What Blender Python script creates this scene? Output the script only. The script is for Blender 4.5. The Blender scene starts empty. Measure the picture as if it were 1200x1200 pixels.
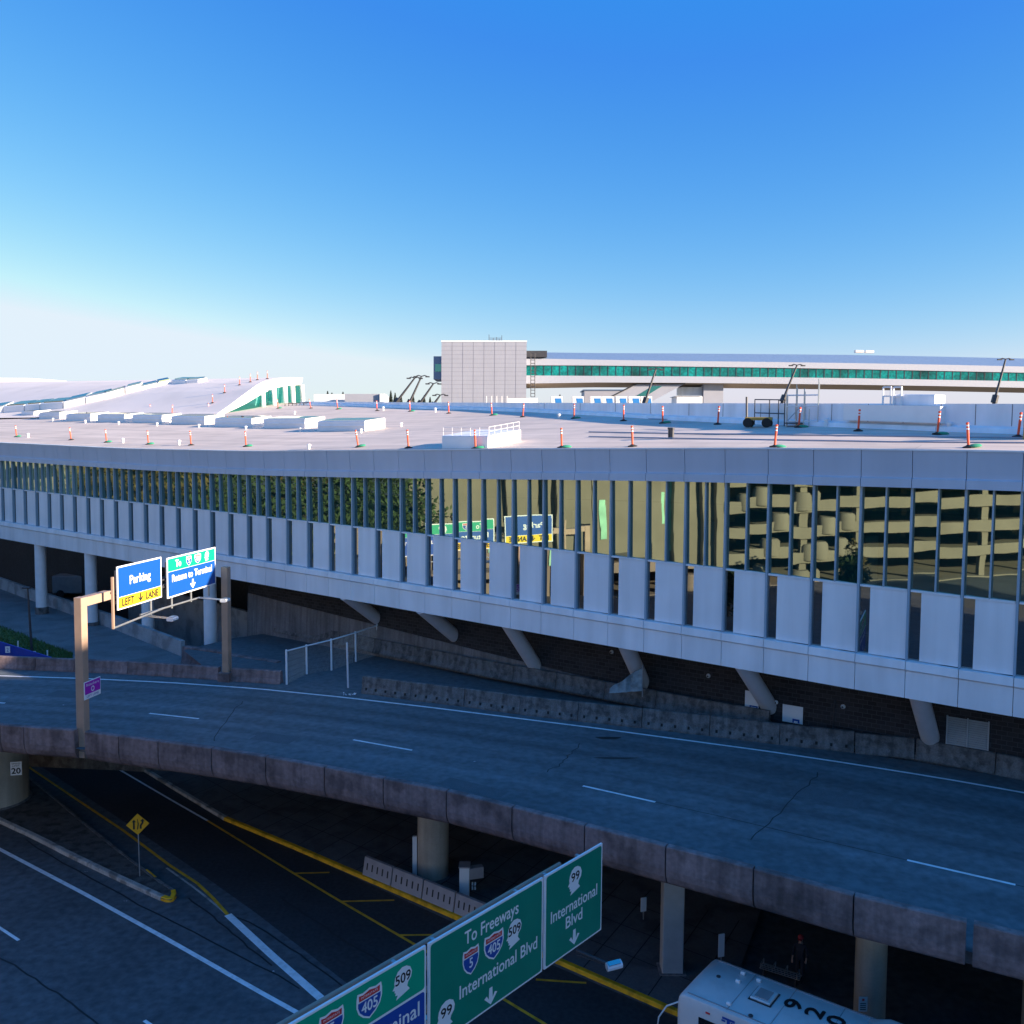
import bpy, math, random
from mathutils import Vector, Matrix
R = random.Random(7)
sc = bpy.context.scene
COL = sc.collection
CZ = 20.4                     # camera height over the lower road
G = 1.07

# ---------------------------------------------------------------- camera model
F_, PY_, PT, RL = 1070., 581., math.radians(3.67), math.radians(.45)
def ray(px, py):
    a, b = px-600, py-PY_; c, s = math.cos(RL), math.sin(RL)
    x, y = c*a+s*b, -s*a+c*b
    u = -y/F_
    return Vector((x/F_, math.cos(PT)+u*math.sin(PT), -math.sin(PT)+u*math.cos(PT)))
def at(px, py, z):            # point seen at (px,py) on the level z (z measured from the camera)
    v = ray(px, py); v = v*(z/v.z); return Vector((v.x, v.y, v.z+CZ))
def atd(px, py, Y):           # point seen at (px,py) at distance Y
    v = ray(px, py); v = v*(Y/v.y); return Vector((v.x, v.y, v.z+CZ))
def screen(p):
    X, Y, Z = p.x, p.y, p.z-CZ
    d = Y*math.cos(PT)-Z*math.sin(PT); u = Y*math.sin(PT)+Z*math.cos(PT)
    x, y = X/d*F_, -u/d*F_; c, s = math.cos(RL), math.sin(RL)
    return 600+c*x-s*y, PY_+s*x+c*y
def vplane(px, py, p0, n):    # ray against a vertical plane
    v = ray(px, py); t = (p0.x*n.x+p0.y*n.y)/(v.x*n.x+v.y*n.y); w = v*t
    return Vector((w.x, w.y, w.z+CZ))

# ---------------------------------------------------------------- materials
def mat(name, col, rough=.6, metal=0., var=.0, scale=2., streak=None, bump=0., bscale=30., coat=0., fine=0., grime=None, rot=0., seams=None, uvs=False):
    m = bpy.data.materials.new(name); m.use_nodes = True
    nt = m.node_tree; b = nt.nodes['Principled BSDF']
    b.inputs['Base Color'].default_value = (*col, 1)
    b.inputs['Roughness'].default_value = rough; b.inputs['Metallic'].default_value = metal
    if coat: b.inputs['Coat Weight'].default_value = coat
    L = nt.links
    tc = nt.nodes.new('ShaderNodeTexCoord')
    rotn = None
    uvn = None
    if uvs: uvn = nt.nodes.new('ShaderNodeUVMap')
    if rot:
        rotn = nt.nodes.new('ShaderNodeMapping'); rotn.inputs['Rotation'].default_value = (0, 0, rot); nt.links.new(tc.outputs['Object'], rotn.inputs['Vector'])
    def noise(sc_, detail, sz=None):
        n = nt.nodes.new('ShaderNodeTexNoise'); n.inputs['Scale'].default_value = sc_; n.inputs['Detail'].default_value = detail
        if sz:
            mp = nt.nodes.new('ShaderNodeMapping'); mp.inputs['Scale'].default_value = sz
            L.new(uvn.outputs[0] if uvn else (rotn or tc).outputs['Vector' if rotn else 'Object'], mp.inputs['Vector']); L.new(mp.outputs[0], n.inputs['Vector'])
        else: L.new(tc.outputs['Object'], n.inputs['Vector'])
        return n
    cur = None
    def mult(src, lo, hi, f0=.3, f1=.7):
        nonlocal cur
        mr = nt.nodes.new('ShaderNodeMapRange'); mr.inputs['From Min'].default_value = f0; mr.inputs['From Max'].default_value = f1
        mr.inputs['To Min'].default_value = lo; mr.inputs['To Max'].default_value = hi
        L.new(src, mr.inputs['Value'])
        mx = nt.nodes.new('ShaderNodeMix'); mx.data_type = 'RGBA'; mx.blend_type = 'MULTIPLY'; mx.inputs['Factor'].default_value = 1
        if cur is None: mx.inputs['A'].default_value = (*col, 1)
        else: L.new(cur, mx.inputs['A'])
        L.new(mr.outputs[0], mx.inputs['B']); cur = mx.outputs['Result']
    if var: mult(noise(scale, 5).outputs['Fac'], 1-var, 1+var)
    if fine: mult(noise(scale*14, 3).outputs['Fac'], 1-fine, 1+fine)
    if uvs:
        sx_ = nt.nodes.new('ShaderNodeSeparateXYZ'); L.new(uvn.outputs[0], sx_.inputs[0]); k_ = sx_.outputs['Y']
        for op, val in (('MULTIPLY', 3.5), ('SINE', 0)):
            nd = nt.nodes.new('ShaderNodeMath'); nd.operation = op; nd.inputs[1].default_value = val; L.new(k_, nd.inputs[0]); k_ = nd.outputs[0]
        mult(k_, .90, 1.04, -1, 1)
    if streak:
        amt, sx, sy, sz = streak
        mult(noise(1., 4, (sx, sy, sz)).outputs['Fac'], 1-amt, 1+amt*.6)
    if seams:
        bt_ = nt.nodes.new('ShaderNodeTexBrick'); bt_.inputs['Scale'].default_value = 1; bt_.inputs['Brick Width'].default_value = seams[0]; bt_.inputs['Row Height'].default_value = seams[1]; bt_.inputs['Mortar Size'].default_value = seams[2]; bt_.inputs['Mortar Smooth'].default_value = .3
        bt_.inputs['Color1'].default_value = (1, 1, 1, 1); bt_.inputs['Color2'].default_value = (.93, .93, .93, 1); bt_.inputs['Mortar'].default_value = (seams[3],)*3+(1,)
        L.new((rotn or tc).outputs['Vector' if rotn else 'Object'], bt_.inputs['Vector']); mult(bt_.outputs['Color'], 0, 1, 0, 1)
    if grime:
        amt, s_ = grime
        mult(noise(s_, 8).outputs['Fac'], 1-amt, 1, .38, .5)
    if cur is not None: L.new(cur, b.inputs['Base Color'])
    if bump:
        n = noise(bscale, 4); bp = nt.nodes.new('ShaderNodeBump'); bp.inputs['Strength'].default_value = bump
        bp.inputs['Distance'].default_value = .02
        L.new(n.outputs['Fac'], bp.inputs['Height']); L.new(bp.outputs[0], b.inputs['Normal'])
    return m

M = {}
M['panel'] = mat('white_panel', (.83, .85, .90), .42, var=.04, scale=.5, streak=(.09, 1.6, 1.6, .12))
M['fascia'] = mat('shaded_fascia_metal', (.54, .59, .70), .4, var=.04, scale=.3, streak=(.05, 1.2, 1.2, .12))  # darker than the wall panels: shade of its downward-facing front put into the colour
M['panel_side'] = mat('white_band', (.82, .84, .89), .45, var=.05, scale=.4, streak=(.12, 1.2, 1.2, .15))
M['roof'] = mat('roof_membrane', (.66, .54, .47), .7, var=.05, scale=.15, streak=(.16, .07, 1.3, .3), grime=(.10, .35), rot=math.radians(34.6), seams=(14., 3.05, .035, .80))
M['white'] = mat('white_paint', (.82, .80, .80), .5, var=.03)
M['mullion'] = mat('blue_grey_aluminium', (.30, .43, .55), .35, metal=.1, var=.03)
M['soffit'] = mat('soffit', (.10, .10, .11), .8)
M['interior'] = mat('interior', (.16, .18, .18), .9, var=.2, scale=.3)
M['concrete'] = mat('stained_concrete', (.19, .175, .178), .9, var=.18, scale=.7, streak=(.32, 5, 5, .25), fine=.12, bump=.35)
M['parapet'] = mat('weathered_parapet_concrete', (.215, .155, .155), .92, var=.28, scale=.5, streak=(.26, 4, 4, .3), fine=.16, bump=.4, grime=(.35, 1.1))
M['barrier'] = mat('dirty_barrier_concrete', (.150, .138, .135), .92, var=.25, scale=1.2, streak=(.35, 4, 4, .8), fine=.2, bump=.4, grime=(.4, 2.5))
M['lightconc'] = mat('pale_concrete', (.36, .36, .37), .9, var=.15, scale=.8, fine=.1, grime=(.25, .8))
M['pillar'] = mat('pillar_concrete', (.44, .40, .34), .85, var=.12, scale=1., streak=(.15, 3, 3, .3), fine=.06)
M['pillar2'] = mat('painted_pillar', (.38, .39, .40), .8, var=.1)
M['bldgcol'] = mat('grey_painted_column', (.64, .63, .67), .6, var=.05)
M['bldgcol2'] = mat('pale_painted_column', (.76, .79, .84), .5, var=.05)
M['asphalt'] = mat('asphalt_deck', (.115, .135, .150), .82, var=.05, scale=.22, streak=(.34, .02, .75, 1), uvs=True, fine=.22, bump=.25, bscale=60, grime=(.10, .16))
M['asphalt_low'] = mat('asphalt_lower', (.085, .094, .105), .85, var=.12, scale=.2, fine=.3, bump=.25, bscale=60, streak=(.2, .03, .5, 1), rot=math.radians(40), grime=(.14, .3))
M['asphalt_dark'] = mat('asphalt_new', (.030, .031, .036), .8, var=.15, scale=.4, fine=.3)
M['plaza'] = mat('plaza_concrete', (.17, .18, .19), .9, var=.15, scale=.4, fine=.1, grime=(.2, .6))
M['ground'] = mat('ground', (.09, .09, .08), .95, var=.2, scale=.05)
M['sidewalk'] = mat('sidewalk', (.125, .12, .125), .9, var=.15, scale=.7, fine=.12, grime=(.3, .9))
M['gravel'] = mat('gravel_island', (.085, .08, .078), .95, var=.3, scale=3, fine=.4, bump=.8, bscale=25, grime=(.5, 2))
M['kerb'] = mat('worn_kerb', (.40, .37, .34), .9, var=.3, scale=1.2, fine=.2, grime=(.55, 1.4))
M['linew'] = mat('white_line', (.78, .78, .80), .7, var=.08, grime=(.12, 4))
M['liney'] = mat('yellow_line', (.78, .36, .02), .7, var=.15, scale=2, grime=(.2, 3))
M['kerby'] = mat('yellow_kerb', (.85, .41, .01), .7, var=.15, scale=2, grime=(.25, 2))
M['brown'] = mat('brown_painted_steel', (.40, .27, .20), .5, var=.1, scale=1.5)
M['steel'] = mat('galvanised_steel', (.42, .44, .46), .4, metal=.7, var=.1)
M['darksteel'] = mat('dark_steel', (.06, .06, .07), .5, metal=.3)
M['black'] = mat('black', (.012, .012, .014), .6)
M['green'] = mat('sign_green', (.0, .22, .14), .45, var=.05)
M['green2'] = mat('sign_green_bright', (.0, .36, .20), .45)
M['blue'] = mat('sign_blue', (.004, .075, .36), .45)
M['blue2'] = mat('sign_blue_deep', (.015, .07, .36), .45)
M['yellow'] = mat('sign_yellow', (.85, .58, .02), .45)
M['amber'] = mat('sign_amber', (.85, .38, .01), .45)
M['swhite'] = mat('sign_white', (.82, .82, .84), .5)
M['red'] = mat('sign_red', (.62, .03, .03), .5)
M['purple'] = mat('sign_purple', (.36, .01, .42), .5)
M['orange'] = mat('orange_plastic', (.80, .09, .03), .5)
M['sandbag'] = mat('green_sandbag', (.03, .28, .17), .9)
M['rubber'] = mat('rubber', (.02, .02, .02), .9)
M['bus'] = mat('bus_white', (.64, .64, .65), .35, var=.04, scale=.8, grime=(.10, 1.2))
M['busglass'] = mat('bus_glass', (.01, .012, .015), .08)
M['plastic'] = mat('grey_plastic', (.34, .31, .32), .7, var=.1)
M['cartyellow'] = mat('cart_yellow', (.45, .28, .05), .6, var=.2)
M['tarp'] = mat('blue_tarp', (.02, .20, .55), .6)
M['foliage'] = mat('foliage', (.040, .066, .020), .8, var=.5, scale=.8)
M['foliage2'] = mat('conifer', (.02, .035, .025), .9, var=.4, scale=.6)
M['bark'] = mat('bark', (.10, .07, .05), .95, var=.3)
M['patch'] = mat('asphalt_patch', (.085, .098, .11), .85, var=.1, fine=.2)
M['palegreen'] = mat('pale_green_glint', (.30, .62, .42), .3, var=.3, scale=.4)  # colour that imitates bright green reflections in the hall glass
M['foliage3'] = mat('autumn_foliage', (.10, .075, .02), .8, var=.5, scale=.8)
M['membrane'] = mat('white_membrane', (.80, .69, .63), .7, var=.04, scale=.1, grime=(.06, .2))
M['grass'] = mat('grass', (.06, .12, .03), .9, var=.4, scale=3)
M['tan'] = mat('garage_concrete', (.205, .175, .135), .9, var=.12, scale=.3)
M['skin'] = mat('skin', (.45, .25, .18), .6)
M['jacket'] = mat('dark_jacket', (.03, .03, .04), .9)
M['cap'] = mat('red_cap', (.4, .03, .04), .8)
M['tar'] = mat('tar_seam', (.012, .012, .014), .7)
M['bluefence'] = mat('blue_hoarding', (.01, .05, .38), .6, var=.1)
M['tower'] = mat('ribbed_metal_cladding', (.34, .35, .42), .5, var=.04, scale=.3)
M['bridgeglass'] = mat('teal_bridge_glass', (.0, .15, .145), .12, var=.85, scale=.16, fine=.4)
M['bridge_panel'] = mat('bridge_cladding', (.40, .42, .50), .5, var=.03)
M['skyroof'] = mat('bridge_metal_roof', (.16, .24, .38), .4, metal=.2, var=.05)
M['tower_joint'] = mat('tower_joint', (.22, .215, .26), .6)
M['tansoffit'] = mat('bridge_soffit', (.55, .42, .30), .8)

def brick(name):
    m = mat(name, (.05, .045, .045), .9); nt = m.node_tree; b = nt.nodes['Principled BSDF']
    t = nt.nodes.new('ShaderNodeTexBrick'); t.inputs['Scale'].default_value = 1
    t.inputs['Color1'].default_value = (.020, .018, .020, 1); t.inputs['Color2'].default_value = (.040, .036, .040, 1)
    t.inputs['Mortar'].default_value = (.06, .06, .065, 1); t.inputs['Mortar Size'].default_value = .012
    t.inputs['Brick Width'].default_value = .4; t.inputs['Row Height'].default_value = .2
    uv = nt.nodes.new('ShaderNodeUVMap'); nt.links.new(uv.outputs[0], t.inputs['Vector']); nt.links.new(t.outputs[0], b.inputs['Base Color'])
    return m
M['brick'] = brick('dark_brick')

def glass(name, refl, tint, tr, gl=(.9, .97, .95)):
    m = bpy.data.materials.new(name); m.use_nodes = True; nt = m.node_tree; nt.nodes.clear()
    o = nt.nodes.new('ShaderNodeOutputMaterial'); g = nt.nodes.new('ShaderNodeBsdfGlossy'); g.inputs['Roughness'].default_value = .01
    g.inputs['Color'].default_value = (*gl, 1)
    t = nt.nodes.new('ShaderNodeBsdfTransparent'); t.inputs['Color'].default_value = (*tr, 1)
    d = nt.nodes.new('ShaderNodeBsdfDiffuse'); d.inputs['Color'].default_value = (*tint, 1)
    m1 = nt.nodes.new('ShaderNodeMixShader'); m1.inputs[0].default_value = .35
    m2 = nt.nodes.new('ShaderNodeMixShader'); m2.inputs[0].default_value = refl
    L = nt.links; L.new(t.outputs[0], m1.inputs[1]); L.new(d.outputs[0], m1.inputs[2]); L.new(m1.outputs[0], m2.inputs[1]); L.new(g.outputs[0], m2.inputs[2])
    n = nt.nodes.new('ShaderNodeTexNoise'); n.inputs['Scale'].default_value = .55; n.inputs['Detail'].default_value = 1
    tc = nt.nodes.new('ShaderNodeTexCoord'); L.new(tc.outputs['Object'], n.inputs['Vector'])
    bp = nt.nodes.new('ShaderNodeBump'); bp.inputs['Strength'].default_value = .05; bp.inputs['Distance'].default_value = .05
    L.new(n.outputs['Fac'], bp.inputs['Height']); L.new(bp.outputs[0], g.inputs['Normal']); L.new(m2.outputs[0], o.inputs[0])
    return m
M['glass'] = glass('curtain_wall_glass', .40, (.010, .10, .095), (.30, .55, .52), (.66, .84, .72))
M['glassdark'] = glass('slot_glass', .34, (.01, .015, .02), (.12, .17, .19))
M['teal'] = glass('teal_glass', .40, (.0, .14, .13), (.05, .3, .28), (.22, .62, .58))
M['skyglass'] = glass('skylight_glass', .5, (.01, .10, .16), (.1, .3, .4))

# ---------------------------------------------------------------- mesh builder
class MB:
    def __init__(s): s.v = []; s.f = []; s.uv = {}
    def poly(s, pts, flip=False):
        b = len(s.v); s.v += [Vector(p) for p in pts]; f = list(range(b, b+len(pts)))
        s.f.append(f[::-1] if flip else f); return s
    def obox(s, o, a, b, c):   # corner o with three edge vectors
        o, a, b, c = map(Vector, (o, a, b, c))
        if a.cross(b).dot(c) < 0: a, b = b, a
        n = len(s.v)
        s.v += [o, o+a, o+a+b, o+b, o+c, o+a+c, o+a+b+c, o+b+c]
        s.f += [[n+i for i in q] for q in ((3,2,1,0),(4,5,6,7),(0,1,5,4),(1,2,6,5),(2,3,7,6),(3,0,4,7))]; return s
    def box(s, c, d, rz=0., ry=0.):
        m = Matrix.Rotation(rz, 3, 'Z') @ Matrix.Rotation(ry, 3, 'Y'); c = Vector(c)
        a, b, e = m @ Vector((d[0], 0, 0)), m @ Vector((0, d[1], 0)), m @ Vector((0, 0, d[2]))
        return s.obox(c-(a+b+e)/2, a, b, e)
    def bevbox(s, o, a, b, c, bev):      # corner box with the four edges along a bevelled
        o, a, b, c = map(Vector, (o, a, b, c)); lb, lc = b.length, c.length; kb, kc = bev/lb, bev/lc
        P = [(kb,0),(1-kb,0),(1,kc),(1,1-kc),(1-kb,1),(kb,1),(0,1-kc),(0,kc)]
        return s.sweep([[o+b*x+c*y for x, y in P], [o+a+b*x+c*y for x, y in P]])
    def sweep(s, rings, closed=False, caps=True):
        n = len(rings[0]); b = len(s.v)
        for r in rings: s.v += [Vector(p) for p in r]
        k = len(rings)
        for i in range(k if closed else k-1):
            for j in range(n):
                j2 = (j+1) % n; i2 = (i+1) % k
                s.f.append([b+i*n+j, b+i*n+j2, b+i2*n+j2, b+i2*n+j])
        if caps and not closed:
            s.f.append([b+j for j in range(n)][::-1]); s.f.append([b+(k-1)*n+j for j in range(n)])
        return s
    def tube(s, pts, r, n=8, r2=None):
        pts = [Vector(p) for p in pts]; rings = []
        for i, p in enumerate(pts):
            d = (pts[min(i+1, len(pts)-1)]-pts[max(i-1, 0)]).normalized()
            x = d.orthogonal().normalized() if abs(d.z) < .99 else Vector((1, 0, 0))
            if abs(d.z) < .99: x = d.cross(Vector((0, 0, 1))).normalized()
            y = d.cross(x); rr = r if r2 is None else r+(r2-r)*i/(len(pts)-1)
            rings.append([p+x*math.cos(t)*rr+y*math.sin(t)*rr for t in [2*math.pi*j/n for j in range(n)]])
        return s.sweep(rings)
    def lathe(s, c, prof, n=20, sx=1., sy=1., rz=0.):
        c = Vector(c); rings = []
        for r, z in prof:
            rings.append([c+Vector((math.cos(rz)*r*math.cos(t)*sx-math.sin(rz)*r*math.sin(t)*sy, math.sin(rz)*r*math.cos(t)*sx+math.cos(rz)*r*math.sin(t)*sy, z)) for t in [2*math.pi*j/n for j in range(n)]])
        return s.sweep(rings)
    def strip(s, A, B):        # ribbon between two polylines
        for i in range(len(A)-1): s.poly([A[i], A[i+1], B[i+1], B[i]])
        return s
    def prism(s, poly, o, x, y, d):   # 2-D polygon placed at o with axes x,y and thickness vector d
        o, x, y, d = map(Vector, (o, x, y, d))
        a = [o+x*p[0]+y*p[1] for p in poly]
        if (x.cross(y)).dot(d) < 0: a = a[::-1]
        return s.sweep([a, [p+d for p in a]])
    def build(s, name, material, parent=None, smooth=False, loc=None):
        me = bpy.data.meshes.new(name)
        off = Vector(parent.get('_w', (0, 0, 0))) if parent is not None else Vector((0, 0, 0))
        if parent is None and loc is not None: off = Vector(loc)
        me.from_pydata([tuple(p-off) for p in s.v], [], s.f)
        me.validate(); me.update()
        me.materials.append(material)
        if smooth:
            for p in me.polygons: p.use_smooth = True
            try: me.set_sharp_from_angle(angle=math.radians(40))
            except Exception: pass
        o = bpy.data.objects.new(name, me); COL.objects.link(o)
        if parent is not None: o.parent = parent; o['_w'] = (0, 0, 0); o['_w'] = tuple(off)
        elif loc is not None: o.location = loc; o['_w'] = tuple(loc)
        return o

def thing(name, label, cat, loc, group=None):
    o = bpy.data.objects.new(name, None); COL.objects.link(o); o.location = loc; o.empty_display_size = .3
    o['label'] = label; o['category'] = cat; o['_w'] = tuple(loc)
    if group: o['group'] = group
    return o
def tag(o, label, cat, group=None):
    o['label'] = label; o['category'] = cat
    if group: o['group'] = group
    return o
def struct(o, kind='structure'): o['kind'] = kind; return o
def child(o, mb, name, m, smooth=False): return mb.build(name, m, o, smooth)

# ---------------------------------------------------------------- lettering
_tc = {}
def text2d(body, size=1.):
    if body not in _tc:
        cu = bpy.data.curves.new('t', 'FONT'); cu.body = body; cu.size = 1; cu.resolution_u = 3
        ob = bpy.data.objects.new('t', cu); COL.objects.link(ob)
        dg = bpy.context.evaluated_depsgraph_get(); dg.update()
        me = bpy.data.meshes.new_from_object(ob.evaluated_get(dg))
        v = [(p.co.x, p.co.y) for p in me.vertices]; f = [list(p.vertices) for p in me.polygons]
        bpy.data.objects.remove(ob); bpy.data.curves.remove(cu); bpy.data.meshes.remove(me)
        _tc[body] = (v, f)
    return _tc[body]
class Board:
    """flat sign: origin lower-left, right/up axes, face normal"""
    def __init__(s, o, x, n=None):
        s.o = Vector(o); s.x = Vector(x).normalized(); s.y = Vector((0, 0, 1)); s.n = s.x.cross(s.y).normalized() if n is None else Vector(n)
        if n is not None: s.y = s.n.cross(s.x).normalized()
    def p(s, u, v, k=0.): return s.o+s.x*u+s.y*v+s.n*k
    def poly(s, mb, pts, k): mb.poly([s.p(u, v, k) for u, v in pts]); return mb
    def rect(s, mb, u0, v0, u1, v1, k, r=0.):
        if r:
            pts = []
            for cx, cy, a0 in ((u1-r, v0+r, -90), (u1-r, v1-r, 0), (u0+r, v1-r, 90), (u0+r, v0+r, 180)):
                for j in range(5):
                    a = math.radians(a0+22.5*j); pts.append((cx+r*math.cos(a), cy+r*math.sin(a)))
            return s.poly(mb, pts, k)
        return s.poly(mb, [(u0, v0), (u1, v0), (u1, v1), (u0, v1)], k)
    def text(s, mb, body, u, v, h, k, width=None, align='C', bold=0.):
        vs, fs = text2d(body)
        x0 = min(a for a, b in vs); x1 = max(a for a, b in vs)
        sy = h/.69; sx = sy*.92
        if width: sx = width/(x1-x0)
        w = (x1-x0)*sx; du = {'C': -w/2, 'L': 0, 'R': -w}[align]
        reps = [(0, 0)] if not bold else [(-bold, 0), (bold, 0), (0, bold), (0, -bold)]
        for q, (bx, by) in enumerate(reps):
            b = len(mb.v); mb.v += [s.p(u+du+(a-x0)*sx+bx, v+c*sy+by, k+q*.0008) for a, c in vs]
            mb.f += [[b+i for i in f] for f in fs]
        return mb
    def arrow(s, mb, u, v, h, k):   # down arrow centred on u, tip at v
        w = h*.55
        s.poly(mb, [(u, v), (u+w, v+h*.52), (u+w*.62, v+h*.62), (u+.17*h, v+h*.36), (u+.13*h, v+h), (u-.13*h, v+h), (u-.17*h, v+h*.36), (u-w*.62, v+h*.62), (u-w, v+h*.52)], k)
    def slab(s, u0, v0, u1, v1, t=.05):
        return MB().obox(s.p(u0, v0, -t), s.x*(u1-u0), s.y*(v1-v0), s.n*t)
SHIELD = [(-.5,.30),(-.46,.48),(-.25,.44),(0,.5),(.25,.44),(.46,.48),(.5,.30),(.5,.05),(.42,-.18),(.25,-.36),(0,-.5),(-.25,-.36),(-.42,-.18),(-.5,.05)]
HEAD = [(-.30,-.5),(.34,-.36),(.22,-.22),(.26,-.10),(.40,.02),(.44,.2),(.36,.38),(.18,.48),(-.02,.5),(-.22,.42),(-.34,.26),(-.38,.10),(-.36,.0),(-.46,-.12),(-.36,-.15),(-.37,-.22),(-.30,-.26),(-.34,-.33),(-.22,-.36)]
def shield(bd, u, v, h, num, k, par_, w=1.):
    s = h*w
    base = child(par_, bd.poly(MB(), [(u+a*s, v+b*h) for a, b in SHIELD], k), 'route_shield', M['swhite'])
    top = [(-.40,.21),(-.41,.40),(-.25,.37),(0,.43),(.25,.37),(.41,.40),(.40,.21)]
    child(base, bd.poly(MB(), [(u+a*s, v+b*h) for a, b in top][::-1], k+.004), 'crown', M['red'])
    low = [(-.44,.17),(-.44,.04),(-.37,-.15),(-.22,-.31),(0,-.44),(.22,-.31),(.37,-.15),(.44,.04),(.44,.17)]
    child(base, bd.poly(MB(), [(u+a*s, v+b*h) for a, b in low], k+.004), 'field', M['blue2'])
    mb = MB(); bd.text(mb, num, u, v-.22*h, .34*h, k+.008, width=(.2 if len(num) == 1 else .62)*s, bold=.008*h)
    bd.text(mb, 'INTERSTATE', u, v+.27*h, .07*h, k+.008, width=.66*s); child(base, mb, 'route_number', M['swhite'])
def headshield(bd, u, v, h, num, k, par_):
    base = child(par_, bd.poly(MB(), [(u+a*h*.95, v+b*h) for a, b in HEAD], k), 'route_shield', M['swhite'])
    if num: child(base, bd.text(MB(), num, u+.02*h, v-.02*h, .32*h, k+.004, width=(.5 if len(num) == 2 else .66)*h, bold=.008*h), 'route_number', M['black'])

# ---------------------------------------------------------------- world and sun
SUN_AZ, SUN_EL = 110., 15.
w = bpy.data.worlds.new("World"); sc.world = w; w.use_nodes = True
nt = w.node_tree; bg = nt.nodes['Background']
sk = nt.nodes.new('ShaderNodeTexSky'); sk.sky_type = 'NISHITA'; sk.sun_disc = False
sk.sun_elevation = math.radians(SUN_EL); sk.sun_rotation = math.radians(SUN_AZ)
sk.air_density = 1.0; sk.dust_density = .6; sk.ozone_density = 1.5; sk.altitude = 100
sep = nt.nodes.new('ShaderNodeSeparateColor'); com = nt.nodes.new('ShaderNodeCombineColor'); nt.links.new(sk.outputs[0], sep.inputs[0])
for ch, piv, gam, gain, lo, hi in (('Red', 2.75, 2.2, 1.15, .05, 2.4), ('Green', 2.7, 1.2, 1.36, .85, 2.75), ('Blue', 3.3, .3, 2.7, 2.65, 3.05)):
    def chain(prev, ops):
        for op, val in ops:
            nd = nt.nodes.new('ShaderNodeMath'); nd.operation = op; nd.inputs[1].default_value = val; nt.links.new(prev, nd.inputs[0]); prev = nd.outputs[0]
        return prev
    a_ = chain(sep.outputs[ch], (('DIVIDE', piv), ('POWER', gam), ('MULTIPLY', gain), ('MAXIMUM', lo), ('MINIMUM', hi)))
    b_ = chain(sep.outputs[ch], (('SUBTRACT', 8.), ('MAXIMUM', 0.), ('MULTIPLY', 1.)))
    ad = nt.nodes.new('ShaderNodeMath'); ad.operation = 'ADD'; nt.links.new(a_, ad.inputs[0]); nt.links.new(b_, ad.inputs[1]); nt.links.new(ad.outputs[0], com.inputs[ch])
nt.links.new(com.outputs[0], bg.inputs[0]); bg.inputs[1].default_value = .10
sd = Vector((math.sin(math.radians(SUN_AZ))*math.cos(math.radians(SUN_EL)), math.cos(math.radians(SUN_AZ))*math.cos(math.radians(SUN_EL)), math.sin(math.radians(SUN_EL))))
sun = bpy.data.lights.new('sun', 'SUN'); sun.energy = 4.5; sun.angle = math.radians(.5); sun.color = (1, .83, .63)
so = bpy.data.objects.new('sun', sun); COL.objects.link(so); so.rotation_euler = (-sd).to_track_quat('-Z', 'Y').to_euler(); so.location = (60, -20, 80)
sc.view_settings.view_transform = 'Standard'; sc.view_settings.look = 'None'; sc.view_settings.exposure = 1.68; sc.view_settings.gamma = 1

cam = bpy.data.cameras.new('camera'); co = bpy.data.objects.new('camera', cam); COL.objects.link(co); sc.camera = co
cam.sensor_width = 36; cam.lens = 36*F_/1200; cam.shift_y = -19/1200; cam.clip_end = 6000; cam.clip_start = .2
co.matrix_world = Matrix.Translation((0, 0, CZ)) @ Matrix.Rotation(math.radians(90)-PT, 4, 'X') @ Matrix.Rotation(RL, 4, 'Z')

# ---------------------------------------------------------------- facade frame
FX = [-41.49,-40.01,-38.53,-37.05,-35.56,-34.08,-32.59,-31.09,-29.62,-28.15,-26.67,-25.19,-23.7,-22.2,-20.72,-19.25,-17.76,-16.28,-14.82,-13.34,-11.86,-10.37,-8.89,-7.4,-5.92,-4.43,-2.93,-1.43,0.1,1.58,3.09,4.59,6.1,7.61,9.12,10.65,12.18,13.7,15.25,16.8,18.32]
FY = [74.25,73.19,72.13,71.08,70.01,68.95,67.89,66.82,65.77,64.72,63.67,62.62,61.57,60.52,59.47,58.44,57.38,56.34,55.31,54.26,53.21,52.16,51.12,50.07,49.03,47.98,46.93,45.89,44.83,43.8,42.77,41.75,40.73,39.71,38.71,37.7,36.69,35.69,34.69,33.69,32.72]
FZ = [-7.12,-7.15,-7.18,-7.21,-7.24,-7.26,-7.29,-7.32,-7.35,-7.38,-7.41,-7.44,-7.47,-7.5,-7.53,-7.56,-7.59,-7.62,-7.65,-7.68,-7.71,-7.74,-7.77,-7.8,-7.84,-7.87,-7.9,-7.94,-7.98,-8.02,-8.06,-8.1,-8.14,-8.18,-8.22,-8.27,-8.32,-8.37,-8.41,-8.46,-8.5]
FS = [-2.22,-2.24,-2.27,-2.29,-2.31,-2.34,-2.36,-2.38,-2.4,-2.42,-2.43,-2.45,-2.46,-2.46,-2.46,-2.47,-2.46,-2.45,-2.44,-2.42,-2.39,-2.36,-2.33,-2.29,-2.25,-2.21,-2.16,-2.12,-2.08,-2.03,-1.99,-1.95,-1.91,-1.88,-1.86,-1.84,-1.83,-1.82,-1.81,-1.8,-1.8]
FR = [-0.81,-0.84,-0.86,-0.88,-0.91,-0.93,-0.96,-0.98,-1.01,-1.03,-1.05,-1.05,-1.05,-1.05,-1.04,-1.04,-1.04,-1.03,-1.01,-0.97,-0.93,-0.89,-0.86,-0.82,-0.78,-0.74,-0.7,-0.66,-0.62,-0.59,-0.56,-0.54,-0.51,-0.48,-0.45,-0.43,-0.42,-0.41,-0.41,-0.41,-0.42]
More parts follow.
